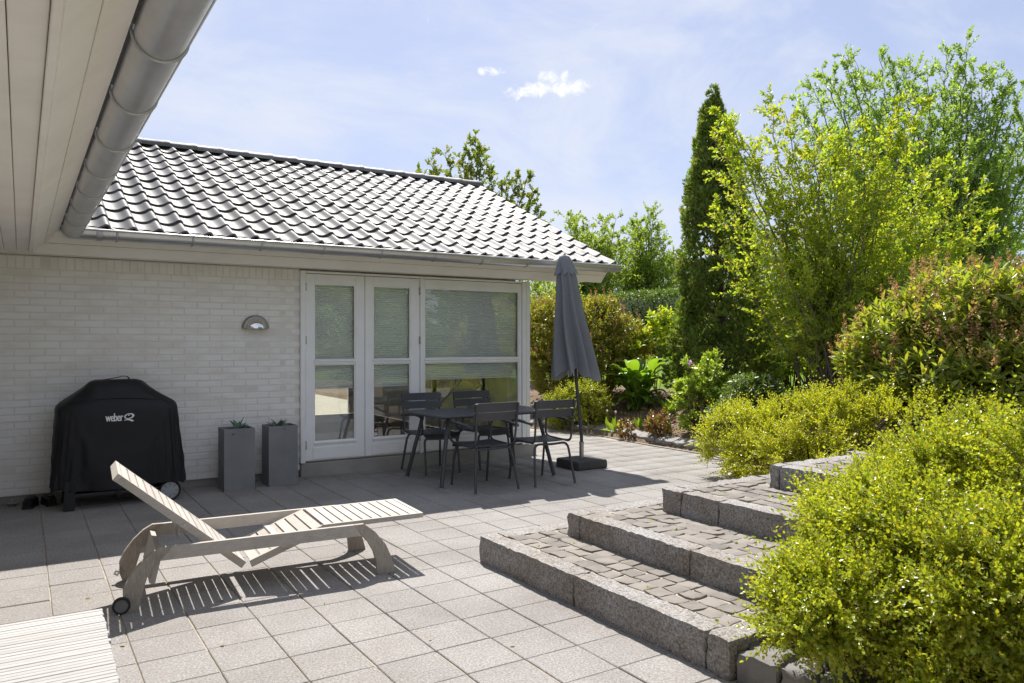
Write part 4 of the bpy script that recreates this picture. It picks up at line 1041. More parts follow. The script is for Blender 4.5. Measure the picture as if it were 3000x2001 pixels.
# ------------------------------------------------------------------ sun lounger
def build_lounger():
    t = thing('sun_lounger', (.5, 4.665, 0), 'weathered teak sun lounger with raised slatted back and one wheel', 'sun lounger', rz=math.atan2(-.10, 1.46)); W = M['lounger']; Lg = M['lounger_leg']
    head = [(-.013, .001), (-.03, .05), (-.032, .12), (-.006, .18), (.045, .25), (.10, .302), (.153, .332), (.2155, .331), (.1485, .258), (.118, .22), (.089, .177), (.066, .10), (.047, .001)]
    foot = [(1.2605, .331), (1.319, .331), (1.39, .275), (1.461, .187), (1.502, .095), (1.528, .001), (1.408, .001), (1.402, .08), (1.382, .149), (1.348, .21), (1.306, .258)]
    rail = [(.217, .331), (1.259, .331), (1.3045, .258), (.150, .258)]
    for v0, v1 in ((0, .031), (.619, .65)):
        hl = obj('leg', MB().extr(head, v0, v1), Lg, t, local=True); obj('leg', MB().extr(foot, v0, v1), Lg, t, local=True)
        obj('side_rail', MB().extr(rail, v0+.001, v1-.001), W, t, local=True)
    # wheel only on the near leg; the far one has lost it and shows the bracket
    w = obj('wheel', MB().lathe([(.034, -.013), (.042, -.013), (.0455, -.008), (.0455, .008), (.042, .013), (.034, .013)], 30, (-.040, -.017, .0465), 'y'), M['rubber'], t, local=True, smooth=40)
    obj('wheel_disc', MB().lathe([(.0001, -.008), (.034, -.010), (.0345, .01)], 30, (-.040, -.017, .0465), 'y'), M['basalt'], w, local=True, smooth=40)
    br = MB().lathe([(.0075, -.006), (.019, -.006), (.019, .006), (.0075, .006), (.0075, -.006)], 4, (-.046, .60, .062), 'y', a0=.3, a1=.3+2*math.pi).tube([(-.034, .600, .078), (-.012, .6185, .09)], .003, 6).tube([(-.030, .600, .055), (-.008, .6185, .06)], .003, 6)
    obj('wheel_bracket', br, M['steel'], t, local=True)
    obj('cross_board', MB().extr([(.100, .135), (.128, .120), (.166, .292), (.138, .300)], .0315, .6185), W, t, local=True)
    obj('cross_board', MB().cbox(.82, .885, .0315, .6185, .236, .257, .002), W, t, local=True)
    obj('cross_board', MB().cbox(1.20, 1.225, .0315, .6185, .262, .318, .002), W, t, local=True)
    def panel(name, a, b, n, th=.012, deep=.042, first=0, ends=True):
        a = Vector((a[0], 0, a[1])); b = Vector((b[0], 0, b[1])); d = (b-a).normalized(); L = (b-a).length; nrm = Vector((-d.z, 0, d.x));
        if nrm.z < 0: nrm = -nrm
        sec = None; p = L/n
        for v0, v1 in ((.062, .086), (.564, .588)):
            q = [a-nrm*deep, b-nrm*deep, b, a]; V = [(w.x, v, w.z) for v in (v0, v1) for w in q]
            fr = MB().add(V, [[0, 1, 2, 3], [7, 6, 5, 4]]+[[i, 4+i, 4+(i+1) % 4, (i+1) % 4] for i in range(4)])
            if sec is None: sec = obj(name, fr, W, t, local=True)
            else: obj('section_rail', fr, W, sec, local=True)
        for i in range(n):
            s0, s1 = p*i+.0055, p*(i+1)-.0055; q = [a+d*s0-nrm*th, a+d*s1-nrm*th, a+d*s1-nrm*.0008, a+d*s0-nrm*.0008]; V = [(w.x, v, w.z) for v in (.0865, .5635) for w in q]
            obj('slat', MB().add(V, [[0, 1, 2, 3], [7, 6, 5, 4]]+[[k, 4+k, 4+(k+1) % 4, (k+1) % 4] for k in range(4)]), W, sec, local=True)
        return sec
    bk = panel('backrest', (.622, .172), (-.036, .736), 15)
    e = Vector((-.036, 0, .736)); d = Vector((-.658, 0, .564)).normalized(); nrm = Vector((d.z, 0, -d.x)); nrm = nrm if nrm.z > 0 else -nrm
    q = [e-nrm*.043, e+d*.022-nrm*.043, e+d*.022+nrm*.0005, e+nrm*.0005]; V = [(p.x, v, p.z) for v in (.062, .588) for p in q]
    obj('top_rail', MB().add(V, [[0, 1, 2, 3], [7, 6, 5, 4]]+[[k, 4+k, 4+(k+1) % 4, (k+1) % 4] for k in range(4)]), W, bk, local=True)
    panel('seat', (.640, .178), (1.074, .338), 7); panel('leg_rest', (1.082, .3405), (1.715, .345), 10, deep=.030)
    obj('end_rail', MB().cbox(1.7155, 1.742, .062, .588, .315, .3455, .002), W, t, local=True)
    st = MB().tube([(.235, .22, .462), (.268, .22, .318), (.268, .44, .318), (.235, .44, .462)], .0045, 8).tube([(.295, .3, .40), (.268, .3, .318)], .004, 8)
    obj('back_stay', st, M['steel'], t, local=True, smooth=50)
    for v in (.0605, .5895): obj('bolt', MB().lathe([(.0001, -.002), (.007, -.002), (.007, .002), (.0001, .002)], 12, (.285, v-.002, .43), 'y'), M['steel'], t, local=True)
build_lounger()

# ------------------------------------------------------------------ slatted bench in the near corner
def build_bench():
    t = thing('slatted_bench', (-.07, 2.6, 0), 'silvery slatted wooden bench cut off by the lower left picture corner', 'bench'); z = .45
    for i in range(56):
        y = 3.346-.0268*i; e = .264-.025*(i/56)+float(rng.normal(0, .0018))
        obj('slat', MB().cbox(-.40+float(rng.normal(0, .003)), e, y-.0252, y, z-.018, z+float(rng.normal(0, .0004)), .002), M['bench'], t)
    obj('frame', MB().cbox(-.34, -.30, 1.86, 3.32, z-.075, z-.0195, .003).cbox(.14, .18, 1.86, 3.32, z-.075, z-.0195, .003).cbox(-.2995, .1395, 3.24, 3.28, z-.07, z-.02, .003).cbox(-.2995, .1395, 1.90, 1.94, z-.07, z-.02, .003), M['bench'], t)
    for x in (-.34, .14):
        for y in (1.88, 3.255): obj('leg', MB().cbox(x-.003, x+.043, y, y+.046, .001, z-.076, .003), M['bench'], t)
build_bench()

# ------------------------------------------------------------------ what shows inside the window
def build_inside():
    t = thing('exercise_seat', (4.75, 9.0, .15), 'pale tilted padded panel with curved chrome handle behind the window glass', 'seat'); Y = 8.98
    px = [(1303, 1174), (1354, 1115), (1392, 1129), (1396, 1141), (1385, 1150), (1360, 1210), (1330, 1235), (1290, 1232), (1262, 1222)]
    P = [on_wall(x, y, Y) for x, y in px]; poly = [(p[0], p[2]) for p in P]
    obj('pad', MB().extr(poly, Y, Y+.06), M['pad'], t)
    h = [on_wall(x, y, Y+.03) for x, y in [(1392, 1137), (1405, 1131), (1412, 1125), (1410, 1116), (1404, 1104), (1398, 1092)]]
    obj('handle', MB().tube(bez([(p, .02) for p in h], 4), .018, 8), M['chrome'], t, smooth=50)
    a = on_wall(1303, 1230, Y+.03); obj('stand', MB().tube([(a[0], Y+.03, a[2]), (a[0]-.15, Y-.1, .16)], .014, 8).tube([(a[0], Y+.03, a[2]), (a[0]+.2, Y+.15, .16)], .014, 8).tube([(a[0]-.3, Y+.03, .16), (a[0]+.4, Y+.03, .16)], .016, 8), M['chrome'], t, smooth=50)
build_inside()

# ------------------------------------------------------------------ plants: shared tools
def unit(v): return v/(np.linalg.norm(v, axis=-1, keepdims=True)+1e-9)
LEAF = {  # outline half width along the blade, fold and droop
    'oval': (np.array([(0, 0, 0), (-.26, .28, .05), (-.27, .68, .04), (0, 1, -.03), (.27, .68, .04), (.26, .28, .05)]), np.array([(0, 3, 2, 1), (0, 5, 4, 3)])),
    'lance': (np.array([(0, 0, 0), (-.13, .30, .05), (-.15, .62, .02), (0, 1, -.10), (.15, .62, .02), (.13, .30, .05)]), np.array([(0, 3, 2, 1), (0, 5, 4, 3)])),
    'broad': (np.array([(0, 0, 0), (-.22, .25, .06), (-.24, .6, .03), (0, 1, -.10), (.24, .6, .03), (.22, .25, .06)]), np.array([(0, 3, 2, 1), (0, 5, 4, 3)])),
}
def frames(d, seed_up):
    y = unit(d); n = seed_up-y*(seed_up*y).sum(-1, keepdims=True); n = unit(n); x = np.cross(y, n); return np.stack([x, y, n], 1)
def place(tmpl, pos, fr, sc):
    V, F = tmpl; W = pos[:, None]+sc[:, None, None]*np.einsum('vk,nkj->nvj', V, fr)
    return W.reshape(-1, 3), (F[None]+(np.arange(len(pos))*len(V))[:, None, None]).reshape(-1, F.shape[1])
def shoots(r, base, d, L, K, leaf, tmpl, spread=58, opposite=False, jitter=.25, start=.12, taper=.35, upb=.35):
    """leafy shoots: K leaves along each axis, spiralled or in opposite pairs"""
    N = len(base); d = unit(d); a0 = r.uniform(0, 6.28, N); t = np.cross(d, r.normal(0, 1, (N, 3))); e1 = unit(t); e2 = np.cross(d, e1); P = []; D = []; S = []
    bend = unit(r.normal(0, 1, (N, 3)))*.15
    for k in range(K):
        s = start+(1-start)*(k/max(1, K-1)); node = (k//2)*1.571+(k % 2)*math.pi if opposite else k*2.4
        if opposite: s = start+(1-start)*((k//2)/max(1, (K-1)//2))
        a = a0+node+r.normal(0, .25, N); rad = np.cos(a)[:, None]*e1+np.sin(a)[:, None]*e2; sp = np.radians(spread*(1-.45*s)+r.normal(0, 9, N))[:, None]
        dd = d*np.cos(sp)+rad*np.sin(sp)+r.normal(0, jitter*.4, (N, 3)); P.append(base+(d+bend*s)*(L*s)[:, None]); D.append(dd); S.append(leaf*(1-taper*abs(s-.45))*r.uniform(.75, 1.2, N))
    P = np.concatenate(P); D = np.concatenate(D); S = np.concatenate(S)
    up = np.array([0, 0, 1.])*upb+r.normal(0, .30, P.shape)+np.tile(d, (K, 1))*.8
    return place(LEAF[tmpl], P, frames(D, up), S)
def sticks(p0, p1, r0, r1, k=4):
    p0 = np.asarray(p0, float); p1 = np.asarray(p1, float); N = len(p0); d = unit(p1-p0); ref = np.where(np.abs(d[:, 2:3]) > .9, np.array([[1., 0, 0]]), np.array([[0, 0, 1.]])); x = unit(np.cross(d, ref)); y = np.cross(d, x)
    V = []
    for p, rr in ((p0, r0), (p1, r1)):
        for j in range(k):
            a = 2*math.pi*j/k; V.append(p+(x*math.cos(a)+y*math.sin(a))*np.broadcast_to(rr, (N,))[:, None])
    V = np.stack(V, 1).reshape(-1, 3); f = np.array([(j, (j+1) % k, k+(j+1) % k, k+j) for j in range(k)])
    return V, (f[None]+(np.arange(N)*2*k)[:, None, None]).reshape(-1, 4)
def join(parts):
    V = []; F = []; o = 0
    for v, f in parts: V.append(v); F.append(f+o); o += len(v)
    return np.concatenate(V), np.concatenate(F)
def lump(P, f, ph): return np.sin(P[:, 0]*f+ph)*np.sin(P[:, 1]*f*1.1+ph*2)*np.sin(P[:, 2]*f*.9+ph*3)
def shell(r, lobes, n, inner=.62, pw=.45, lumpf=3.2, lumpa=.12):
    """points through the outer part of a cluster of ellipsoids, with outward direction"""
    lob = np.array(lobes, float); wgt = (lob[:, 3]*lob[:, 4]+lob[:, 4]*lob[:, 5]+lob[:, 3]*lob[:, 5]); wgt /= wgt.sum(); idx = r.choice(len(lob), n*3, p=wgt)
    u = unit(r.normal(0, 1, (n*3, 3))); rad = inner+(1-inner)*r.random(n*3)**pw; q = lob[idx]; P = q[:, :3]+u*rad[:, None]*q[:, 3:]
    P += u*(q[:, 3:]*(lumpa*lump(P, lumpf, 1.3)+lumpa*.6*lump(P, lumpf*2.3, 4.1))[:, None])
    dep = np.min(np.stack([(((P-l[:3])/l[3:])**2).sum(1) for l in lob], 1), 1); keep = dep > inner*inner*.75
    P, u, q = P[keep][:n], u[keep][:n], q[keep][:n]; return P, unit(u/q[:, 3:])
def plant(name, base, label, cat, group=None): return thing(name, tuple(base), label, cat, group)
def put(nm, VF, mat, t, smooth=False):
    me = mesh_np(nm, *VF)
    if smooth: smooth_all(me)
    return obj(nm, me, mat, t)

G = {}
G['box'] = leafmat('box_leaf', [(0.135, 0.185, 0.02), (0.19, 0.235, 0.022), (0.245, 0.275, 0.026), (0.275, 0.29, 0.028), (0.215, 0.255, 0.023), (0.31, 0.265, 0.03), (0.16, 0.21, 0.02), (0.26, 0.285, 0.026)], .42, rough=.33, spec=.55)
G['box_young'] = leafmat('young_box_leaf', [(0.2, 0.235, 0.02), (0.25, 0.28, 0.025), (0.295, 0.305, 0.029), (0.225, 0.26, 0.023), (0.31, 0.29, 0.03)], .45, rough=.35, spec=.5)
G['pieris'] = leafmat('leathery_leaf', [(0.1, 0.14, 0.03), (0.17, 0.215, 0.035), (0.22, 0.25, 0.035), (0.12, 0.155, 0.045), (0.24, 0.22, 0.04), (0.2, 0.25, 0.03)], .42, rough=.30, spec=.6, gain=1.5)
G['pieris_dark'] = leafmat('bronze_leaf', [(.12, .14, .03), (.17, .20, .032), (.22, .19, .04), (.15, .19, .03), (.27, .17, .045), (.19, .22, .03)], .42, rough=.33, spec=.55, gain=1.35)
G['plume'] = leafmat('faded_flowers', [(.28, .16, .075), (.36, .22, .11), (.42, .30, .17), (.32, .19, .09)], .30, rough=.8, spec=.2, tcol=(1.3, 1.1, .8))
G['thuja'] = leafmat('scale_leaf', [(0.038, 0.062, 0.016), (0.056, 0.088, 0.019), (0.08, 0.112, 0.024), (0.05, 0.074, 0.02), (0.075, 0.066, 0.026)], .34, rough=.6, spec=.25, gain=3.1)
G['serv'] = leafmat('bright_leaf', [(0.125, 0.19, 0.022), (0.18, 0.25, 0.026), (0.23, 0.285, 0.028), (0.27, 0.3, 0.034), (0.155, 0.225, 0.024), (0.27, 0.24, 0.04)], .52, rough=.45, spec=.35, tgain=1.6)
G['willow'] = leafmat('grey_green_leaf', [(.075, .115, .035), (.11, .16, .045), (.15, .20, .055), (.09, .13, .04)], .50, rough=.45, spec=.4, gain=2.2)
G['far'] = leafmat('fresh_green_leaf', [(.12, .17, .035), (.17, .23, .045), (.21, .26, .05), (.14, .20, .04)], .48, rough=.5, spec=.3)
G['apple'] = leafmat('reddish_green_leaf', [(0.09, 0.14, 0.028), (0.12, 0.18, 0.03), (0.15, 0.18, 0.035), (0.19, 0.15, 0.05), (0.11, 0.17, 0.03)], .45, rough=.45, spec=.35)
G['hedge'] = leafmat('hedge_leaf', [(.05, .085, .02), (.075, .12, .026), (.10, .15, .032), (.06, .10, .024)], .36, rough=.4, spec=.45, gain=1.5)
G['hosta'] = leafmat('pleated_leaf', [(.10, .19, .022), (.14, .24, .026), (.17, .27, .03)], .46, rough=.38, spec=.5, tgain=1.45, gain=1.15)
G['light'] = leafmat('pale_shrub_leaf', [(0.16, 0.24, 0.04), (0.22, 0.29, 0.05), (0.26, 0.31, 0.065), (0.19, 0.26, 0.045)], .45, rough=.35, spec=.55)
G['rhodo'] = leafmat('dark_shrub_leaf', [(.06, .10, .03), (.10, .15, .04), (.14, .20, .045)], .3, rough=.35, spec=.5)
G['red'] = leafmat('red_leaf', [(.16, .07, .03), (.20, .11, .05), (.12, .14, .035), (.10, .15, .04), (.24, .13, .06)], .38, rough=.35, spec=.55, tcol=(1.6, 1.2, .6))
G['grass'] = leafmat('grass_blade', [(.12, .19, .025), (.18, .26, .03), (.22, .28, .04)], .45, rough=.5)
for k, c in (('white_fl', (.75, .75, .70)), ('pink_fl', (.55, .16, .14)), ('magenta_fl', (.38, .07, .36)), ('purple_fl', (.05, .01, .05))): G[k] = leafmat(k, [c], .35, rough=.6, spec=.2, tcol=(1.1, 1.1, 1.1))

def bush(name, base, lobes, label, n, leaf, L, K, mat, seed, tmpl='oval', opposite=True, cat='shrub', inner=.55, updir=.55, out=1.0, wild=.0, stems=9, spread=58, lumpa=.14, lumpf=3.2, group=None, twigs=True, stemr=.012, clump=0, cone=.55):
    r = np.random.default_rng(seed); t = plant(name, base, label, cat, group); P, nrm = shell(r, lobes, n if not clump else n//clump, inner, .42, lumpf, lumpa)
    if clump:                                                    # shoots radiate in tufts from the ends of the branches
        nrm = unit(nrm+np.array([0, 0, updir])+r.normal(0, .30, P.shape)); P = np.repeat(P-nrm*L*.45, clump, 0)+r.normal(0, L*.10, (len(P)*clump, 3)); nrm = np.repeat(nrm, clump, 0)
    g = terrain(P[:, 0], P[:, 1])[0]; ok = P[:, 2] > np.maximum(g, 0)+.02; P, nrm = P[ok], nrm[ok]
    d = unit(nrm*out+np.array([0, 0, 0 if clump else updir])+r.normal(0, cone if clump else .38, P.shape)); Ls = L*r.uniform(.55, 1.3, len(P))
    if clump: P = P+d*(Ls*.5)[:, None]
    if wild: Ls = Ls*np.where(r.random(len(P)) < wild, 1.9, 1)
    VF = shoots(r, P-d*(Ls*.5)[:, None], d, Ls, K, leaf, tmpl, spread, opposite)
    put('foliage', VF, mat, t)
    st = []
    b = np.array(base); hub = b+np.stack([r.normal(0, .10, stems), r.normal(0, .10, stems), np.zeros(stems)-.03], -1)
    tips = P[r.choice(len(P), stems*7)]; hi = np.argmin(((tips[:, None, :2]-hub[None, :, :2])**2).sum(-1), 1); mid = hub[hi]*.45+tips*.55; mid[:, 2] = hub[hi][:, 2]+(tips[:, 2]-hub[hi][:, 2])*.5
    st += [sticks(hub[hi], mid, stemr, stemr*.6, 5), sticks(mid, tips, stemr*.6, stemr*.25, 4)]
    if twigs:
        ii = r.choice(len(P), min(len(P), 1800), replace=False); st.append(sticks((P-d*(Ls*.8)[:, None])[ii], (P+d*(Ls*.4)[:, None])[ii], .0018, .0010, 3))
    put('stems', join(st), M['twig'], t); return t, r, P, d
def lobe(px, py, rx, ry, w, dep=None):
    c = at_depth(px, py, w); k = w/FPX; h = rx*k; return (c[0], c[1], c[2], h if dep is None else dep, h if dep is None else dep, ry*k)
def grow(r, stems, tips, up=.5, wiggle=.06):
    """branching: every tip reaches back to the nearest suitable wood"""
    pos = []; par = []
    for s in stems:
        for i, p in enumerate(s): par.append(len(pos)-1 if i else -1); pos.append(np.array(p, float))
    nstem = len(pos); tips = np.array(tips); P = np.array(pos); order = np.argsort(np.min(np.linalg.norm(tips[:, None]-P[None], axis=2), 1))
    cap = len(pos)+len(tips)*4; A = np.zeros((cap, 3)); A[:len(pos)] = P; n = len(pos); par = par+[0]*(cap-len(par)); end = []
    for i in order:
        t = tips[i]; v = t-A[:n]; d = np.linalg.norm(v, axis=1); cost = d+up*np.maximum(0, .35*d-v[:, 2]); j = int(np.argmin(cost)); q = A[j]; L = d[j]; m = 3 if L > .5 else 2; last = j
        for k in range(1, m+1):
            s = k/m; p = q+(t-q)*s; p[2] -= .10*L*math.sin(math.pi*s)*(.5); p += r.normal(0, wiggle*L*.5, 3)*(1 if k < m else 0); A[n] = p; par[n] = last; last = n; n += 1
        end.append((i, last))
    A = A[:n]; par = np.array(par[:n]); cnt = np.ones(n)*.0
    for i, e in end: cnt[e] += 1
    for i in range(n-1, nstem-1, -1):
        if par[i] >= 0: cnt[par[i]] += cnt[i]
    for i in range(nstem-1, -1, -1):
        if par[i] >= 0: cnt[par[i]] += cnt[i]
    return A, par, np.maximum(cnt, 1), end
def tree(name, base, stems, lobes, label, ntip, leaf, L, K, mat, bark, seed, rtip=.004, rpow=.42, tmpl='broad', inner=.25, updir=.5, spread=60, per=2, lumpa=.2, group=None, droop=0., cat='tree', opposite=False, lumpf=2.4):
    r = np.random.default_rng(seed); t = plant(name, base, label, cat, group); P, nrm = shell(r, lobes, ntip, inner, .55, lumpf, lumpa)
    A, par, cnt, end = grow(r, stems, P); ed = np.where(par >= 0)[0]; rad = rtip*cnt**rpow; rr = np.minimum(rad[par[ed]], rad[ed]*1.35)
    big = rad[ed] > rtip*2.2
    st = [sticks(A[par[ed]][big], A[ed][big], rr[big], rad[ed][big], 7)] if big.any() else []
    st.append(sticks(A[par[ed]][~big], A[ed][~big], rr[~big], rad[ed][~big], 3)); put('trunk', join(st), bark, t, True)
    B = np.repeat(P, per, 0)+r.normal(0, L*.35, (len(P)*per, 3)); N = np.repeat(nrm, per, 0)
    d = unit(N+np.array([0, 0, updir-droop])+r.normal(0, .55, B.shape)); Ls = L*r.uniform(.6, 1.4, len(B))
    put('crown', shoots(r, B-d*(Ls*.4)[:, None], d, Ls, K, leaf, tmpl, spread, opposite), mat, t)
    put('twigs', sticks(np.repeat(P, per, 0)-d*(Ls*.35)[:, None], B+d*(Ls*.55)[:, None], rtip*.9, rtip*.4, 3), bark, t); return t
def stem_fan(base, tops, r, n=6, bulge=.15):
    b = np.array(base, float); out = []
    for tp in tops:
        tp = np.array(tp, float); o = b+np.array([r.normal(0, .13), r.normal(0, .13), 0]); c = o*.5+tp*.5+np.array([(tp-o)[0]*bulge, (tp-o)[1]*bulge, 0])*-1
        out.append([o*(1-s)**2+c*2*s*(1-s)+tp*s*s+r.normal(0, .03, 3)*(1 if 0 < s < 1 else 0) for s in np.linspace(0, 1, n)])
    return out

def branchy(name, base, tips, label, mat, bark, seed, leaf, twig, gap, K, tmpl='broad', out=.62, r0=.030, rtip=.004, group=None, cat='tree', spread=58, bare=.30, angle=48, sag=.0, hub=.12, fork=.5):
    """tree built limb by limb: each limb climbs from the base to its own tip and carries side twigs with leaves along its outer part"""
    r = np.random.default_rng(seed); t = plant(name, base, label, cat, group); b = np.array(base, float); st = []; TB = []; TD = []; TL = []
    for tp in tips:
        tp = np.array(tp, float); o = b+np.array([r.normal(0, hub), r.normal(0, hub), 0]); H = tp[2]-o[2]; L = np.linalg.norm(tp-o)
        c = o+np.array([(tp-o)[0]*(1-out), (tp-o)[1]*(1-out), H*out]); n = max(8, int(L/.22)); u = np.linspace(0, 1, n)[:, None]
        P = o*(1-u)**2+c*2*u*(1-u)+tp*u*u; P[1:-1] += r.normal(0, .012*L**.5, (n-2, 3)); P[:, 2] -= sag*L*(u[:, 0]**3)
        rad = r0*(L/4.)*(1-u[:, 0])**.8+rtip; st.append(sticks(P[:-1], P[1:], rad[:-1], rad[1:], 6))
        m = max(3, int(L*(1-bare)/gap)); f = bare+(1-bare)*np.linspace(0, 1, m)**.85; f = np.clip(f+r.normal(0, .012, m), bare, 1); q = f*(n-1); i = np.minimum(q.astype(int), n-2); w = (q-i)[:, None]
        B = P[i]*(1-w)+P[i+1]*w; T = unit(P[i+1]-P[i]); a = np.arange(m)*2.4+r.uniform(0, 6.28); e1 = unit(np.cross(T, r.normal(0, 1, (m, 3)))); e2 = np.cross(T, e1); side = np.cos(a)[:, None]*e1+np.sin(a)[:, None]*e2
        an = np.radians(angle+r.normal(0, 10, m))[:, None]; D = unit(T*np.cos(an)+side*np.sin(an)+np.array([0, 0, .12])); Lt = twig*r.uniform(.5, 1.25, m)*(1.15-.75*np.clip((f-.55)/.45, 0, 1)); TB.append(B); TD.append(D); TL.append(Lt)
    B, D, Lt = np.concatenate(TB), np.concatenate(TD), np.concatenate(TL)
    k = r.random(len(B)) < fork; B2 = B[k]+D[k]*(Lt[k]*r.uniform(.3, .7, k.sum()))[:, None]; D2 = unit(D[k]+r.normal(0, .55, (k.sum(), 3))); B = np.concatenate([B, B2]); D = np.concatenate([D, D2]); Lt = np.concatenate([Lt, Lt[k]*.75])
    st.append(sticks(B, B+D*Lt[:, None], rtip*.9, rtip*.35, 3)); put('limbs', join(st), bark, t, True)
    put('crown', shoots(r, B, D, Lt, K, leaf, tmpl, spread), mat, t); return t

# ------------------------------------------------------------------ box bushes by the steps
r0 = np.random.default_rng(5)
bush('box_bush', (3.5, 1.45, tz(3.5, 1.45)), [lobe(2675, 1640, 320, 270, 3.35), lobe(2910, 1480, 290, 250, 3.5), lobe(2900, 1830, 330, 340, 2.85), lobe(2980, 1780, 260, 260, 2.75), lobe(2545, 1510, 175, 120, 3.9), lobe(2515, 1755, 230, 150, 3.05), lobe(3080, 1550, 220, 320, 3.1), lobe(2740, 1420, 190, 120, 4.15), lobe(2350, 1812, 140, 75, 3.0)],
     'large yellow-green box bush spilling over the nearest end of the steps', 13200, .0205, .15, 18, G['box'], 21, inner=.74, wild=.12, stems=26, lumpa=.10, lumpf=6., updir=.45, spread=54, clump=17, cone=.50)
bush('box_bush', (6.75, 4.9, tz(6.9, 4.9)), [(6.60, 5.75, .42, .42, .42, .40), (6.75, 5.15, .55, .62, .55, .42), (6.75, 4.50, .62, .66, .60, .43), (6.85, 3.90, .68, .62, .58, .42), (7.0, 3.35, .62, .5, .5, .38), (6.20, 5.05, .36, .34, .35, .32), (5.98, 4.45, .50, .34, .4, .34)],
     'low yellow-green box hedge behind the top of the steps', 7500, .0235, .16, 16, G['box_young'], 22, spread=54, lumpa=.12, lumpf=6., inner=.74, wild=.12, clump=15, cone=.5, stems=20)
c = at_depth(1712, 1172, 12.9)
bush('box_bush', (c[0], c[1], tz(c[0], c[1])), [(c[0], c[1], .42, .48, .46, .44), (c[0]-.3, c[1]+.25, .36, .3, .3, .3)], 'small round box bush at the foot of the parasol background', 2200, .026, .15, 12, G['box'], 23, inner=.6, stems=8, clump=11, cone=.55)

# ------------------------------------------------------------------ leathery shrubs with faded flower plumes
def plumes(t, r, P, d, n, h, mat):
    i = r.choice(np.where(P[:, 2] > np.quantile(P[:, 2], .25))[0], n, replace=False); b = P[i]+d[i]*h*.9; dd = unit(d[i]*.5+np.array([0, 0, 1.])+r.normal(0, .2, (n, 3)))
    parts = []
    for k in range(26):
        s = k/25; p = b+dd*(h*s)+r.normal(0, h*.10*(1-.6*s), b.shape); parts.append(place(LEAF['oval'], p, frames(unit(r.normal(0, 1, p.shape)), r.normal(0, 1, p.shape)), np.full(n, h*.17)*r.uniform(.7, 1.2, n)))
    put('flower_plumes', join(parts), mat, t)
B = bush('leathery_shrub', (7.55, 4.0, tz(7.55, 4.0)), [lobe(2640, 1010, 130, 110, 7.6), lobe(2800, 960, 170, 140, 7.5), lobe(2960, 950, 150, 150, 7.2), lobe(2740, 1120, 190, 120, 7.3), lobe(2920, 1120, 170, 130, 7.0), lobe(2560, 1060, 90, 70, 7.8), lobe(3060, 1050, 120, 160, 6.9)],
         'glossy long-leaved shrub with brown faded flower plumes at the right edge', 2100, .120, .16, 9, G['pieris'], 31, 'lance', False, inner=.55, updir=.7, stems=16, spread=62, lumpf=2.5, stemr=.014)
plumes(*B, 330, .15, G['plume'])
B = bush('leathery_shrub', (8.85, 11.1, tz(8.85, 11.1)), [lobe(1640, 985, 90, 120, 14.5), lobe(1730, 970, 100, 100, 14.2), lobe(1835, 1000, 65, 75, 14.0), lobe(1760, 1060, 110, 90, 13.9), lobe(1640, 1080, 90, 90, 14.2), lobe(1580, 1000, 60, 110, 14.8), lobe(1765, 905, 45, 35, 14.2)],
         'bronze and green leathery shrub behind the parasol', 3600, .085, .14, 9, G['pieris_dark'], 32, 'lance', False, inner=.5, updir=.7, stems=16, spread=60, lumpf=2.2, stemr=.014)
plumes(*B, 200, .13, G['plume'])
# ------------------------------------------------------------------ broad pleated plants
def hosta(x, y, label, n, Lmin, Lmax, seed, wf=.235, hue='hosta', h=.5):
    r = np.random.default_rng(seed); z = tz(x, y); t = plant('broad_leaf_plant', (x, y, z-.01), label, 'plant', 'broad pleated-leaf plants in the bed')
    for k in range(n):
        a = k*2.4+r.normal(0, .3); fr_ = r.random(); el = R(22+58*fr_+r.normal(0, 8)); L = r.uniform(Lmin, Lmax); w = L*wf*r.uniform(.8, 1.15); stl = h*(.06+.72*fr_); V = []; F = []; NS, NW = 10, 6
        ca, sa = math.cos(a), math.sin(a); o = np.array([r.normal(0, .07), r.normal(0, .07), 0]); b = o+np.array([ca*stl*.30, sa*stl*.30, stl])
        for i in range(NS+1):
            s = i/NS; e = el-s*s*R(85)*r.uniform(.9, 1.1); 
            if i == 0: q = b.copy()
            else: q = q+np.array([ca*math.cos(e), sa*math.cos(e), math.sin(e)])*L/NS
            wd = w*math.sin(math.pi*min(.985, .06+.94*s))**.75*(1.15-.3*s)
            for j in range(NW+1):
                v = -1+2*j/NW; V.append((q[0]-sa*v*wd, q[1]+ca*v*wd, q[2]+abs(v)*wd*.35+(.006 if j % 2 else 0)))
        m = NW+1; F = [[i*m+j, i*m+j+1, (i+1)*m+j+1, (i+1)*m+j] for i in range(NS) for j in range(NW)]
        lf = obj('leaf', MB().add(V, F), G[hue], t, local=True, smooth=75, recalc=False)
        obj('stalk', MB().tube([tuple(o), tuple(o*.5+b*.5), tuple(b)], [.010, .008, .006], 6), G[hue], lf, local=True, smooth=60)
p = at_depth(1868, 1150, 13.0); hosta(p[0], p[1], 'tall clump of broad pleated leaves left of the conifer', 70, .30, .50, 41, h=.80)
p = at_depth(2325, 1150, 10.2); hosta(p[0], p[1], 'clump of broad upright leaves below the many-stemmed tree', 34, .26, .42, 42, .2, h=.36)
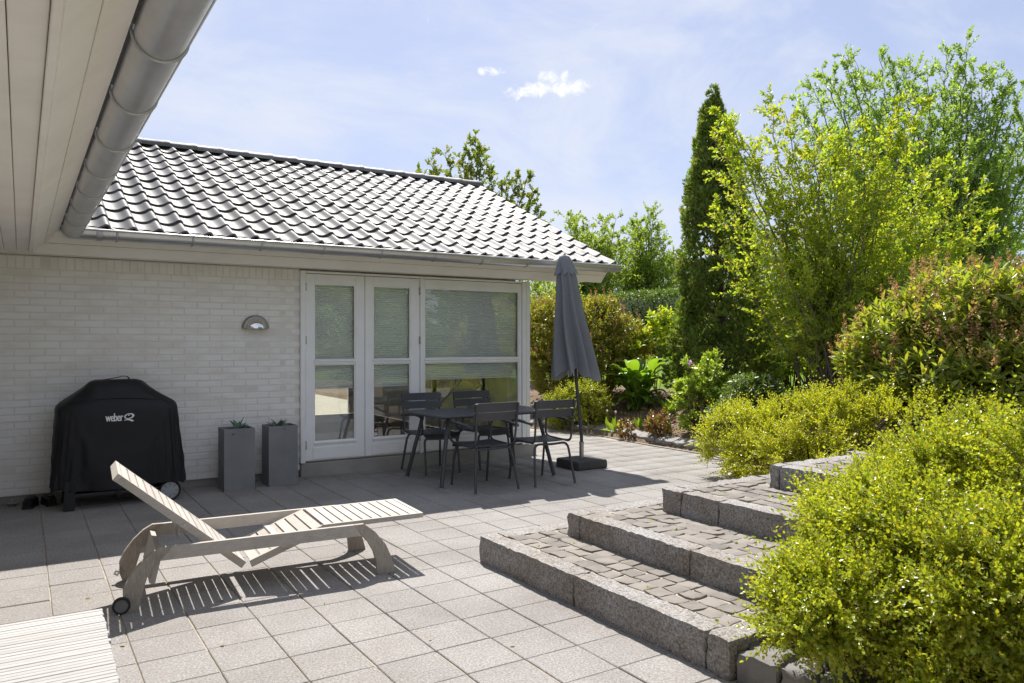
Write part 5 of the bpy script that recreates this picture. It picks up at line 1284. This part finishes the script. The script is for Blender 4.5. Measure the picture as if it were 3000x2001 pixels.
# ------------------------------------------------------------------ mixed small shrubs
p = at_depth(2052, 1150, 11.2); x, y = p[0], p[1]; z = tz(x, y)
B = bush('pale_shrub', (x, y, z), [(x-.02, y, .55, .36, .36, .40), (x+.18, y-.05, .85, .26, .26, .34), (x-.15, y+.05, .92, .20, .2, .28), (x+.30, y, .42, .24, .24, .26), (x+.30, y+.05, 1.05, .14, .14, .24)], 'pale yellow-green shrub with a magenta flower in front of the conifer', 620, .066, .15, 10, G['light'], 51, 'broad', False, inner=.30, stems=10, spread=56, clump=6, cone=.4)
i = int(np.argmin(np.abs(proj(B[2])[:, 0]-2022)+np.abs(proj(B[2])[:, 1]-1068)))
fp = at_depth(2024, 1066, 11.1); q = np.repeat(fp[None], 16, 0); put('flower', place(LEAF['oval'], q+B[1].normal(0, .012, q.shape), frames(unit(B[1].normal(0, 1, q.shape)+np.array([0, 0, .8])), B[1].normal(0, 1, q.shape)), np.full(16, .045)), G['magenta_fl'], B[0])
put('flower_stalk', sticks(np.array([fp-np.array([0, 0, .22])]), np.array([fp]), .004, .003), M['twig'], B[0])
p = at_depth(2185, 1185, 10.5); x, y = p[0], p[1]; z = tz(x, y)
B = bush('white_flowering_shrub', (x, y, z), [lobe(2205, 1150, 75, 50, 10.6), lobe(2130, 1215, 55, 40, 10.3), lobe(2180, 1200, 60, 45, 10.4)], 'low dark shrub with white flower heads between pale shrub and box hedge', 640, .075, .11, 9, G['rhodo'], 52, 'lance', False, inner=.4, stems=9, spread=72)
r = B[1]; i = r.choice(np.where(B[2][:, 2] > np.quantile(B[2][:, 2], .40))[0], 26, replace=False); q = np.repeat(B[2][i]+np.array([0, 0, .05]), 14, 0)+r.normal(0, .020, (26*14, 3))
put('flower_heads', place(LEAF['oval'], q, frames(unit(r.normal(0, 1, q.shape)+np.array([0, 0, .5])), r.normal(0, 1, q.shape)), np.full(len(q), .036)), G['white_fl'], B[0])
for (px, py, w, rx, hh, lab, sd, n, mt) in ((1925, 1215, 11.35, .24, .22, 'small red-leaved rose bush on bare soil', 53, 120, 'red'), (1832, 1222, 11.6, .14, .15, 'tiny rose plant with glossy leaves beside the edging stones', 54, 36, 'red'), (2175, 1225, 9.9, .16, .16, 'little glossy seedling at the foot of the white-flowering shrub', 55, 110, 'rhodo')):
    p = at_depth(px, py, w); z = tz(p[0], p[1]); bush('rose_bush', (p[0], p[1], z), [(p[0], p[1], z+hh*.8, rx, rx, hh)], lab, n, .05, .09, 8, G[mt], sd, 'oval', False, inner=.2, stems=6, stemr=.005)
def tulips(px, py, w, label, nflow, seed, col):
    r = np.random.default_rng(seed); p = at_depth(px, py, w); z = tz(p[0], p[1]); t = plant('tulip', (p[0], p[1], z-.01), label, 'flower', 'tulips in the bed')
    n = 9; b = np.array([p[0], p[1], z])+np.stack([r.normal(0, .05, n), r.normal(0, .05, n), np.zeros(n)], -1); d = unit(r.normal(0, .45, (n, 3))+np.array([0, 0, 1.]))
    put('leaves', place(LEAF['lance'], b, frames(d, r.normal(0, 1, (n, 3))), r.uniform(.16, .26, n)), G['grass'], t)
    for k in range(nflow):
        q = b[k]; tip = q+np.array([r.normal(0, .05), r.normal(0, .05), r.uniform(.26, .34)]); st = obj('flower_stalk', mesh_np('flower_stalk', *sticks(np.array([q]), np.array([tip]), .004, .003)), G['grass'], t)
        pp = np.repeat(tip[None], 6, 0); a = np.arange(6)*1.047; dd = np.stack([np.cos(a)*.25, np.sin(a)*.25, np.ones(6)], -1); obj('flower', mesh_np('flower', *place(LEAF['oval'], pp, frames(dd, np.stack([np.cos(a), np.sin(a), np.zeros(6)], -1)), np.full(6, .055))), G[col], st)
tulips(1808, 1205, 12.1, 'pair of pink tulips beside the small box bush', 2, 61, 'pink_fl')
tulips(1962, 1205, 11.5, 'tuft of strap leaves without flowers next to the red rose bush', 0, 62, 'pink_fl')
tulips(1888, 1190, 12.0, 'low strap leaves under the broad-leaved clump', 0, 63, 'pink_fl')
tulips(1958, 1175, 12.3, 'dark purple tulip on the bare slope by the conifer', 1, 64, 'purple_fl')
p = at_depth(1925, 960, 13.8); bush('young_maple', (p[0], p[1], tz(p[0], p[1])), [(p[0]-.1, p[1], 1.55, .34, .34, .16), (p[0]+.1, p[1], 1.85, .26, .26, .22), (p[0]-.45, p[1], 1.35, .2, .2, .12)], 'slender sapling with star-shaped yellow-green leaves above the broad-leaved clump', 110, .10, .10, 7, G['serv'], 56, 'broad', False, inner=.15, stems=2, spread=80, stemr=.005, twigs=False)

p = at_depth(2330, 1010, 13.9); bush('understorey_shrub', (p[0], p[1], tz(p[0], p[1])), [lobe(2290, 1030, 60, 65, 13.9), lobe(2340, 990, 75, 75, 14.0), lobe(2410, 1040, 70, 60, 13.8)], 'mid-green leafy shrub filling the gap at the foot of the conifer', 700, .075, .16, 9, G['far'], 57, 'broad', False, inner=.3, stems=9, spread=60)
p = at_depth(2520, 1020, 13.); bush('understorey_shrub', (p[0], p[1], tz(p[0], p[1])), [lobe(2470, 1040, 90, 80, 13.), lobe(2560, 1000, 110, 100, 13.2), lobe(2650, 960, 90, 80, 13.5)], 'shaded green shrub behind the stems of the many-stemmed tree', 800, .085, .16, 9, G['hedge'], 58, 'broad', False, inner=.3, stems=9, spread=60)

# ------------------------------------------------------------------ conifer
def conifer():
    r = np.random.default_rng(71); p = at_depth(2122, 1150, 13.0); b = np.array([p[0], p[1], tz(p[0], p[1])]); top = 5.62; H = top-b[2]
    t = plant('conifer', b, 'tall narrow dark green conifer with a thin brown tip', 'tree')
    lean = (at_depth(2078, 300, 13.0)-at_depth(2112, 1100, 13.0)); lean[2] = 0
    cx = lambda s: b[None, :2]+lean[None, :2]*np.clip((s[:, None]-.05)/.9, 0, 1)
    rad = lambda s: np.interp(s, [0, .05, .15, .28, .45, .6, .75, .87, .95, 1], [.66, .86, .84, .64, .53, .43, .32, .19, .09, .02])
    nc = 760; s = r.random(nc)**1.1; a = r.uniform(0, 6.283, nc); q = rad(s)*(1+.10*np.sin(a*5+s*26)+.10*np.sin(a*3-s*47+1))*(.62+.38*r.random(nc)**.5); c = cx(s)
    keep = r.random(nc) < np.interp(s, [0, .85, .95, 1], [1, 1, .6, .35]); a, s, q, c = a[keep], s[keep], q[keep], c[keep]; nc = len(s)
    C = np.stack([c[:, 0]+q*np.cos(a), c[:, 1]+q*np.sin(a), b[2]+.06+s*H], -1); rc = np.interp(s, [0, .7, 1], [.17, .14, .07])*r.uniform(.7, 1.25, nc); od = np.stack([np.cos(a), np.sin(a), np.full(nc, .55)], -1)
    m = 30; u = unit(r.normal(0, 1, (nc*m, 3))+np.repeat(od, m, 0)*.9); rr = np.repeat(rc, m)*(.45+.55*r.random(nc*m)**.5); P = np.repeat(C, m, 0)+u*rr[:, None]*np.array([1, 1, 1.25]); n = len(P); s = np.repeat(s, m)
    d = unit(u*.8+np.array([0, 0, .75])+r.normal(0, .3, (n, 3))); nn_ = unit(np.cross(u, r.normal(0, 1, (n, 3))))
    V = []; F = []                                  # flat fan of scale-leaf sprays
    for k, (ang, l) in enumerate(((-50, .55), (-22, .85), (6, 1.), (34, .75), (62, .5))):
        q = R(ang); u = np.array([math.sin(q), math.cos(q), 0]); w = np.array([u[1], -u[0], 0])*.13; o = np.array([0, .04*k, 0]); e = o+u*l; mm = (o+e)/2+np.array([0, 0, .08]); i = len(V); V += [o, mm-w, e+np.array([0, 0, -.08]), mm+w]; F.append((i, i+1, i+2, i+3))
    sc = r.uniform(.055, .095, n)*np.interp(s, [0, .8, 1], [1.1, .95, .8]); put('foliage', place((np.array(V), np.array(F)), P, frames(d, nn_), sc), G['thuja'], t)
    ss = np.linspace(0, 1, 15); c = cx(ss); ax = np.stack([c[:, 0], c[:, 1], b[2]+ss*H], -1); tr = [sticks(ax[:-1], ax[1:], .075*(1-ss[:-1])+.006, .075*(1-ss[1:])+.006, 7)]
    k = 420; s2 = r.random(k); a2 = r.uniform(0, 6.28, k); c = cx(s2); q0 = np.stack([c[:, 0], c[:, 1], b[2]+s2*H*.96], -1); rr = rad(s2)*.85; tr.append(sticks(q0, q0+np.stack([rr*np.cos(a2), rr*np.sin(a2), rr*.9+.05], -1), .008, .003, 3))
    k = 46; b2 = ax[-2]+r.normal(0, .05, (k, 3))+np.array([0, 0, .0]); tr.append(sticks(b2, b2+unit(r.normal(0, .45, (k, 3))+np.array([0, 0, 1.]))*r.uniform(.1, .36, (k, 1)), .004, .002, 3)); put('trunk', join(tr), M['bark'], t)
conifer()

# ------------------------------------------------------------------ trees
r = np.random.default_rng(33); p = at_depth(2425, 1120, 10.5); b = (p[0], p[1], tz(p[0], p[1])-.03); W = 10.5
tp = [(2108, 322), (2150, 372), (2255, 282), (2300, 330), (2190, 420), (2092, 412), (2104, 600), (2100, 748), (2385, 395), (2440, 420), (2500, 365), (2560, 420), (2636, 308), (2700, 300), (2660, 400), (2760, 470), (2800, 500), (2862, 560), (2925, 665), (2880, 650), (2830, 760), (2740, 720), (2215, 700), (2240, 860)]
tips = [at_depth(x, y, W+r.uniform(-.7, .7)) for x, y in tp]+[at_depth(r.uniform(2260, 2770), r.uniform(450, 980), W+r.uniform(-1.1, 1.1)) for _ in range(52)]
branchy('many_stemmed_tree', b, tips, 'airy many-stemmed tree with bright yellow-green leaves right of the conifer', G['serv'], M['bark_grey'], 81, .066, .48, .070, 11, 'broad', .60, .017, .0028, hub=.15, fork=.95, bare=.30, angle=54)
W = 24.; p = at_depth(2740, 900, W); b = (p[0], p[1], .95)
tp = [(2345, 305), (2385, 262), (2407, 196), (2440, 230), (2477, 168), (2509, 184), (2540, 240), (2575, 164), (2608, 190), (2640, 194), (2677, 206), (2720, 220), (2771, 160), (2800, 200), (2832, 122), (2860, 210), (2886, 240), (2910, 224), (2955, 222), (2996, 256), (3040, 300), (3080, 380), (2370, 380), (2430, 400), (3090, 520), (3040, 600), (2990, 700)]
tips = [at_depth(x, y, W+r.uniform(-1.2, 1.2)) for x, y in tp]+[at_depth(r.uniform(2420, 3050), r.uniform(280, 780), W+r.uniform(-2, 2)) for _ in range(64)]
branchy('tall_tree', b, tips, 'tall upright grey-green tree rising behind the hedge at the right', G['willow'], M['bark'], 82, .125, 1.05, .15, 13, 'broad', .50, .028, .0045, hub=.3, fork=.95, bare=.24, angle=40)
W = 19.; p = at_depth(1430, 800, W); b = (p[0], p[1], .9)
tp = [(1392, 398), (1372, 440), (1408, 430), (1350, 470), (1300, 450), (1262, 478), (1230, 505), (1320, 520), (1440, 500), (1475, 530), (1520, 512), (1548, 512), (1566, 560), (1580, 620), (1595, 660), (1480, 590), (1420, 560), (1540, 640)]
tips = [at_depth(x, y, W+r.uniform(-.6, .6)) for x, y in tp]
branchy('fruit_tree', b, tips, 'fruit tree with reddish shoots showing above the roof', G['apple'], M['bark'], 83, .085, .50, .085, 11, 'oval', .62, .026, .004, fork=.9, bare=.25)
for k, (nm, W, px, lobs, lab, mt, sd) in enumerate((
    ('leafy_tree', 31., 1740, [(1690, 680, 60, 60), (1745, 740, 90, 80), (1660, 760, 70, 70), (1790, 690, 50, 60), (1700, 850, 110, 60)], 'light green tree directly right of the roof end', 'far', 84),
    ('leafy_tree', 33., 1880, [(1885, 665, 70, 55), (1850, 740, 90, 80), (1935, 720, 70, 90), (1900, 820, 110, 70), (1960, 800, 60, 80)], 'light green tree left of the conifer, behind the hedge', 'far', 85),
    ('leafy_tree', 30., 2190, [(2170, 700, 50, 60), (2200, 780, 80, 90), (2160, 870, 90, 70), (2290, 760, 70, 80)], 'light green tree showing in the gap right of the conifer', 'far', 86),
    ('leafy_tree', 26., 1600, [(1600, 850, 70, 50), (1560, 900, 70, 60), (1650, 900, 60, 50)], 'low pale tree seen under the eaves beside the parasol', 'far', 87),
    ('leafy_tree', 27., 2480, [(2450, 820, 100, 90), (2540, 860, 100, 80), (2360, 860, 80, 80)], 'shaded green tree deep behind the many-stemmed tree', 'willow', 88))):
    p = at_depth(px, 1000, W); b = (p[0], p[1], .95); tips = []
    for l in lobs:
        for _ in range(9): a = r.uniform(0, 6.28); q = r.random()**.5; tips.append(at_depth(l[0]+l[2]*q*math.cos(a), l[1]-l[3]*q*math.sin(a), W+r.uniform(-1.5, 1.5)))
    branchy(nm, b, tips, lab, G[mt], M['bark'], sd, .135, .95, .20, 12, 'broad', .55, .028, .005, 'trees beyond the hedge', fork=.9, bare=.2)
# ------------------------------------------------------------------ clipped hedge
def hedge(x, y0, y1, z0, z1, th, label, n, seed, leaf=.075):
    r = np.random.default_rng(seed); t = plant('clipped_hedge', (x, (y0+y1)/2, z0), label, 'hedge'); L = y1-y0
    f = r.random(n); P = np.stack([np.where(f < .62, x-th/2, np.where(f < .92, x+r.uniform(-.5, .5, n)*th, x+th/2)), r.uniform(y0, y1, n), np.where((f >= .62) & (f < .92), z1, r.uniform(z0, z1, n))], -1)
    wob = .06*np.sin(P[:, 1]*1.7)+.04*np.sin(P[:, 1]*4.3+P[:, 2]*2); P += r.normal(0, .05, P.shape); P[:, 0] += wob; P[:, 2] += wob*.5; d = unit(np.where((f < .62)[:, None], np.array([[-1., 0, .35]]), np.where((f < .92)[:, None], np.array([[0, 0, 1.]]), np.array([[1., 0, .3]])))+r.normal(0, .5, P.shape))
    put('foliage', shoots(r, P-d*.05, d, np.full(n, .16), 6, leaf, 'oval', 60), G['hedge'], t)
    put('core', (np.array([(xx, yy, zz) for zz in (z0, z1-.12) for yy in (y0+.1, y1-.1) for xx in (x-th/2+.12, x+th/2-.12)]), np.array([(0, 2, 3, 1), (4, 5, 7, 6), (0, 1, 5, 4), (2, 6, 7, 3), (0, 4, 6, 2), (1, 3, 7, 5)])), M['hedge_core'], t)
    k = int(L/.5); ys = y0+.2+np.arange(k)*.5; put('stems', sticks(np.stack([np.full(k, x), ys, np.full(k, z0-.05)], -1), np.stack([np.full(k, x), ys, np.full(k, z1-.3)], -1), .02, .012, 5), M['bark'], t)
hedge(18., 5., 33., .92, 3.02, 1.1, 'long clipped green hedge closing off the lawn', 17000, 91)
# ------------------------------------------------------------------ trees on the viewer's side of the garden, mirrored in the panes
pr = (8.2, -5.5, .95); lb = [(8.2, -5.5, 2.6, 1.7, 1.6, 1.5), (9.3, -5.0, 3.0, 1.5, 1.4, 1.5), (7.2, -5.2, 2.2, 1.3, 1.2, 1.2), (8.4, -5.4, 4.0, 1.3, 1.2, 1.2), (8.4, -5.0, 1.5, 1.8, 1.2, .7)]
m0 = tree('garden_tree', pr, stem_fan(pr, [(8.2, -5.5, 3.6), (9.2, -5, 3.4), (7.3, -5.2, 2.8), (8.5, -5.4, 4.4)], np.random.default_rng(9), 6), lb, 'broad leafy tree mirrored in the panes of the glazed doors', 650, .17, .36, 9, G['far'], M['bark'], 95, .008, per=3, group='trees mirrored in the glass')
m1 = copy_tree(m0); m1.location = (12.4, -4.2, 1.0); m1.rotation_euler.z = R(100); m1['label'] = 'broad leafy tree mirrored in the large window'
m2 = copy_tree(m0); m2.location = (16.6, -3.4, 1.0); m2.rotation_euler.z = R(215); m2['label'] = 'broad leafy tree mirrored at the right edge of the large window'

g0 = bush('garden_shrub', (8.3, -1.1, tz(8.3, -1.1)), [(8.3, -1.1, 1.1, 1.25, .9, .95), (9.3, -.8, 1.0, 1.0, .8, .85), (7.3, -1.0, .9, .9, .8, .75)], 'dark evergreen shrub mirrored low in the middle door', 900, .13, .2, 8, G['hedge'], 96, 'broad', False, inner=.5, group='shrubs mirrored in the glass')[0]
g1 = copy_tree(g0); g1.location = (11.4, -.5, tz(11.4, -.5)); g1.rotation_euler.z = R(170); g1['label'] = 'dark evergreen shrub mirrored low in the large window'
# ------------------------------------------------------------------ loose small stuff: soil crumbs, grass in joints, lawn
def crumbs():
    r = np.random.default_rng(97); n = 9000; x = r.uniform(7.4, 10.2, n); y = r.uniform(5.6, 12.2, n); d = poly_sd(np.stack([x, y], -1), PATIO); k = (d > .22) & (d < 2.4); x, y = x[k], y[k]; z = terrain(x, y)[0]; n = len(x)
    V = np.array([(1, 0, 0), (-1, 0, 0), (0, 1, 0), (0, -1, 0), (0, 0, .8), (0, 0, -.6)]); F = np.array([(0, 2, 4), (2, 1, 4), (1, 3, 4), (3, 0, 4), (2, 0, 5), (1, 2, 5), (3, 1, 5), (0, 3, 5)])
    fr = frames(r.normal(0, 1, (n, 3)), r.normal(0, 1, (n, 3))); s = r.gamma(2., .0055, n)+.004; me = mesh_np('soil_crumbs', *place((V, F), np.stack([x, y, z+s*.3], -1), fr, s))
    tag(obj('soil_crumbs', me, M['crumb'], kind='stuff'), 'crumbly soil and bark bits on the sloping planting bed', 'soil')
    n = 9000; x = r.uniform(10.5, 17.4, n); y = r.uniform(8, 24, n); z, d = terrain(x, y); k = d > 3.2; x, y, z = x[k], y[k], z[k]; n = len(x); dd = unit(r.normal(0, .35, (n, 3))+np.array([0, 0, 1.]))
    me = mesh_np('lawn_grass', *place(LEAF['lance'], np.stack([x, y, z-.005], -1), frames(dd, r.normal(0, 1, (n, 3))), r.uniform(.05, .11, n))); tag(obj('lawn_grass', me, G['grass'], kind='stuff'), 'short sunlit lawn grass in front of the clipped hedge', 'grass')
    pts = []
    for _ in range(26):
        i, j = int(r.integers(4, 15)), int(r.integers(-1, 12)); X, Y = TX0+TP*i, TY0+TYP*j
        if r.random() < .5: X += r.uniform(-.14, .14)
        else: Y += r.uniform(-.14, .14)
        if X < 2.5: pts += [(X+r.normal(0, .004), Y+r.normal(0, .004), -.004) for _ in range(6)]
    for s, (xa, xb, ya, yb, zt) in enumerate(((2.74, 3.1, 2.5, 4.3, .168), (3.25, 3.66, 2.5, 4.0, .322), (3.82, 4.3, 2.5, 3.7, .476))):
        for _ in range(6):
            X, Y = r.uniform(xa, xb), r.uniform(ya, yb); pts += [(X+r.normal(0, .006), Y+r.normal(0, .006), zt) for _ in range(7)]
    p = np.array(pts); n = len(p); dd = unit(r.normal(0, .5, (n, 3))+np.array([0, 0, 1.])); me = mesh_np('joint_weeds', *place(LEAF['lance'], p, frames(dd, r.normal(0, 1, (n, 3))), r.uniform(.008, .022, n)))
    tag(obj('joint_weeds', me, G['grass'], kind='stuff'), 'tiny grass tufts growing in the paving and cobble joints', 'weeds')
def litter():
    r = np.random.default_rng(98); n = 70; x = r.uniform(-.1, 7.2, n); y = np.where(r.random(n) < .4, r.uniform(8.0, 8.25, n), r.uniform(2.6, 8.2, n)); k = ((x < 5.5) | (y < 8.1)) & (poly_sd(np.stack([x, y], -1), PATIO) < -.2) & ~((x > 2.5) & (y < 4.6)); x, y = x[k], y[k]; n = len(x)
    d = np.stack([r.normal(0, 1, n), r.normal(0, 1, n), r.normal(0, .12, n)], -1); me = mesh_np('fallen_leaves', *place(LEAF['oval'], np.stack([x, y, np.full(n, .005)], -1), frames(d, np.array([0, 0, 1.])+r.normal(0, .15, (n, 3))), r.uniform(.012, .034, n)))
    tag(obj('fallen_leaves', me, leafmat('dry_leaf', [(.20, .11, .05), (.14, .085, .045), (.28, .19, .09)], .2), kind='stuff'), 'scattered small dry leaves lying on the paving', 'leaves')
litter()
M['crumb'] = plain('soil_crumb', (.27, .20, .14), .95, var=.5, scale=25., bstr=0)
crumbs()
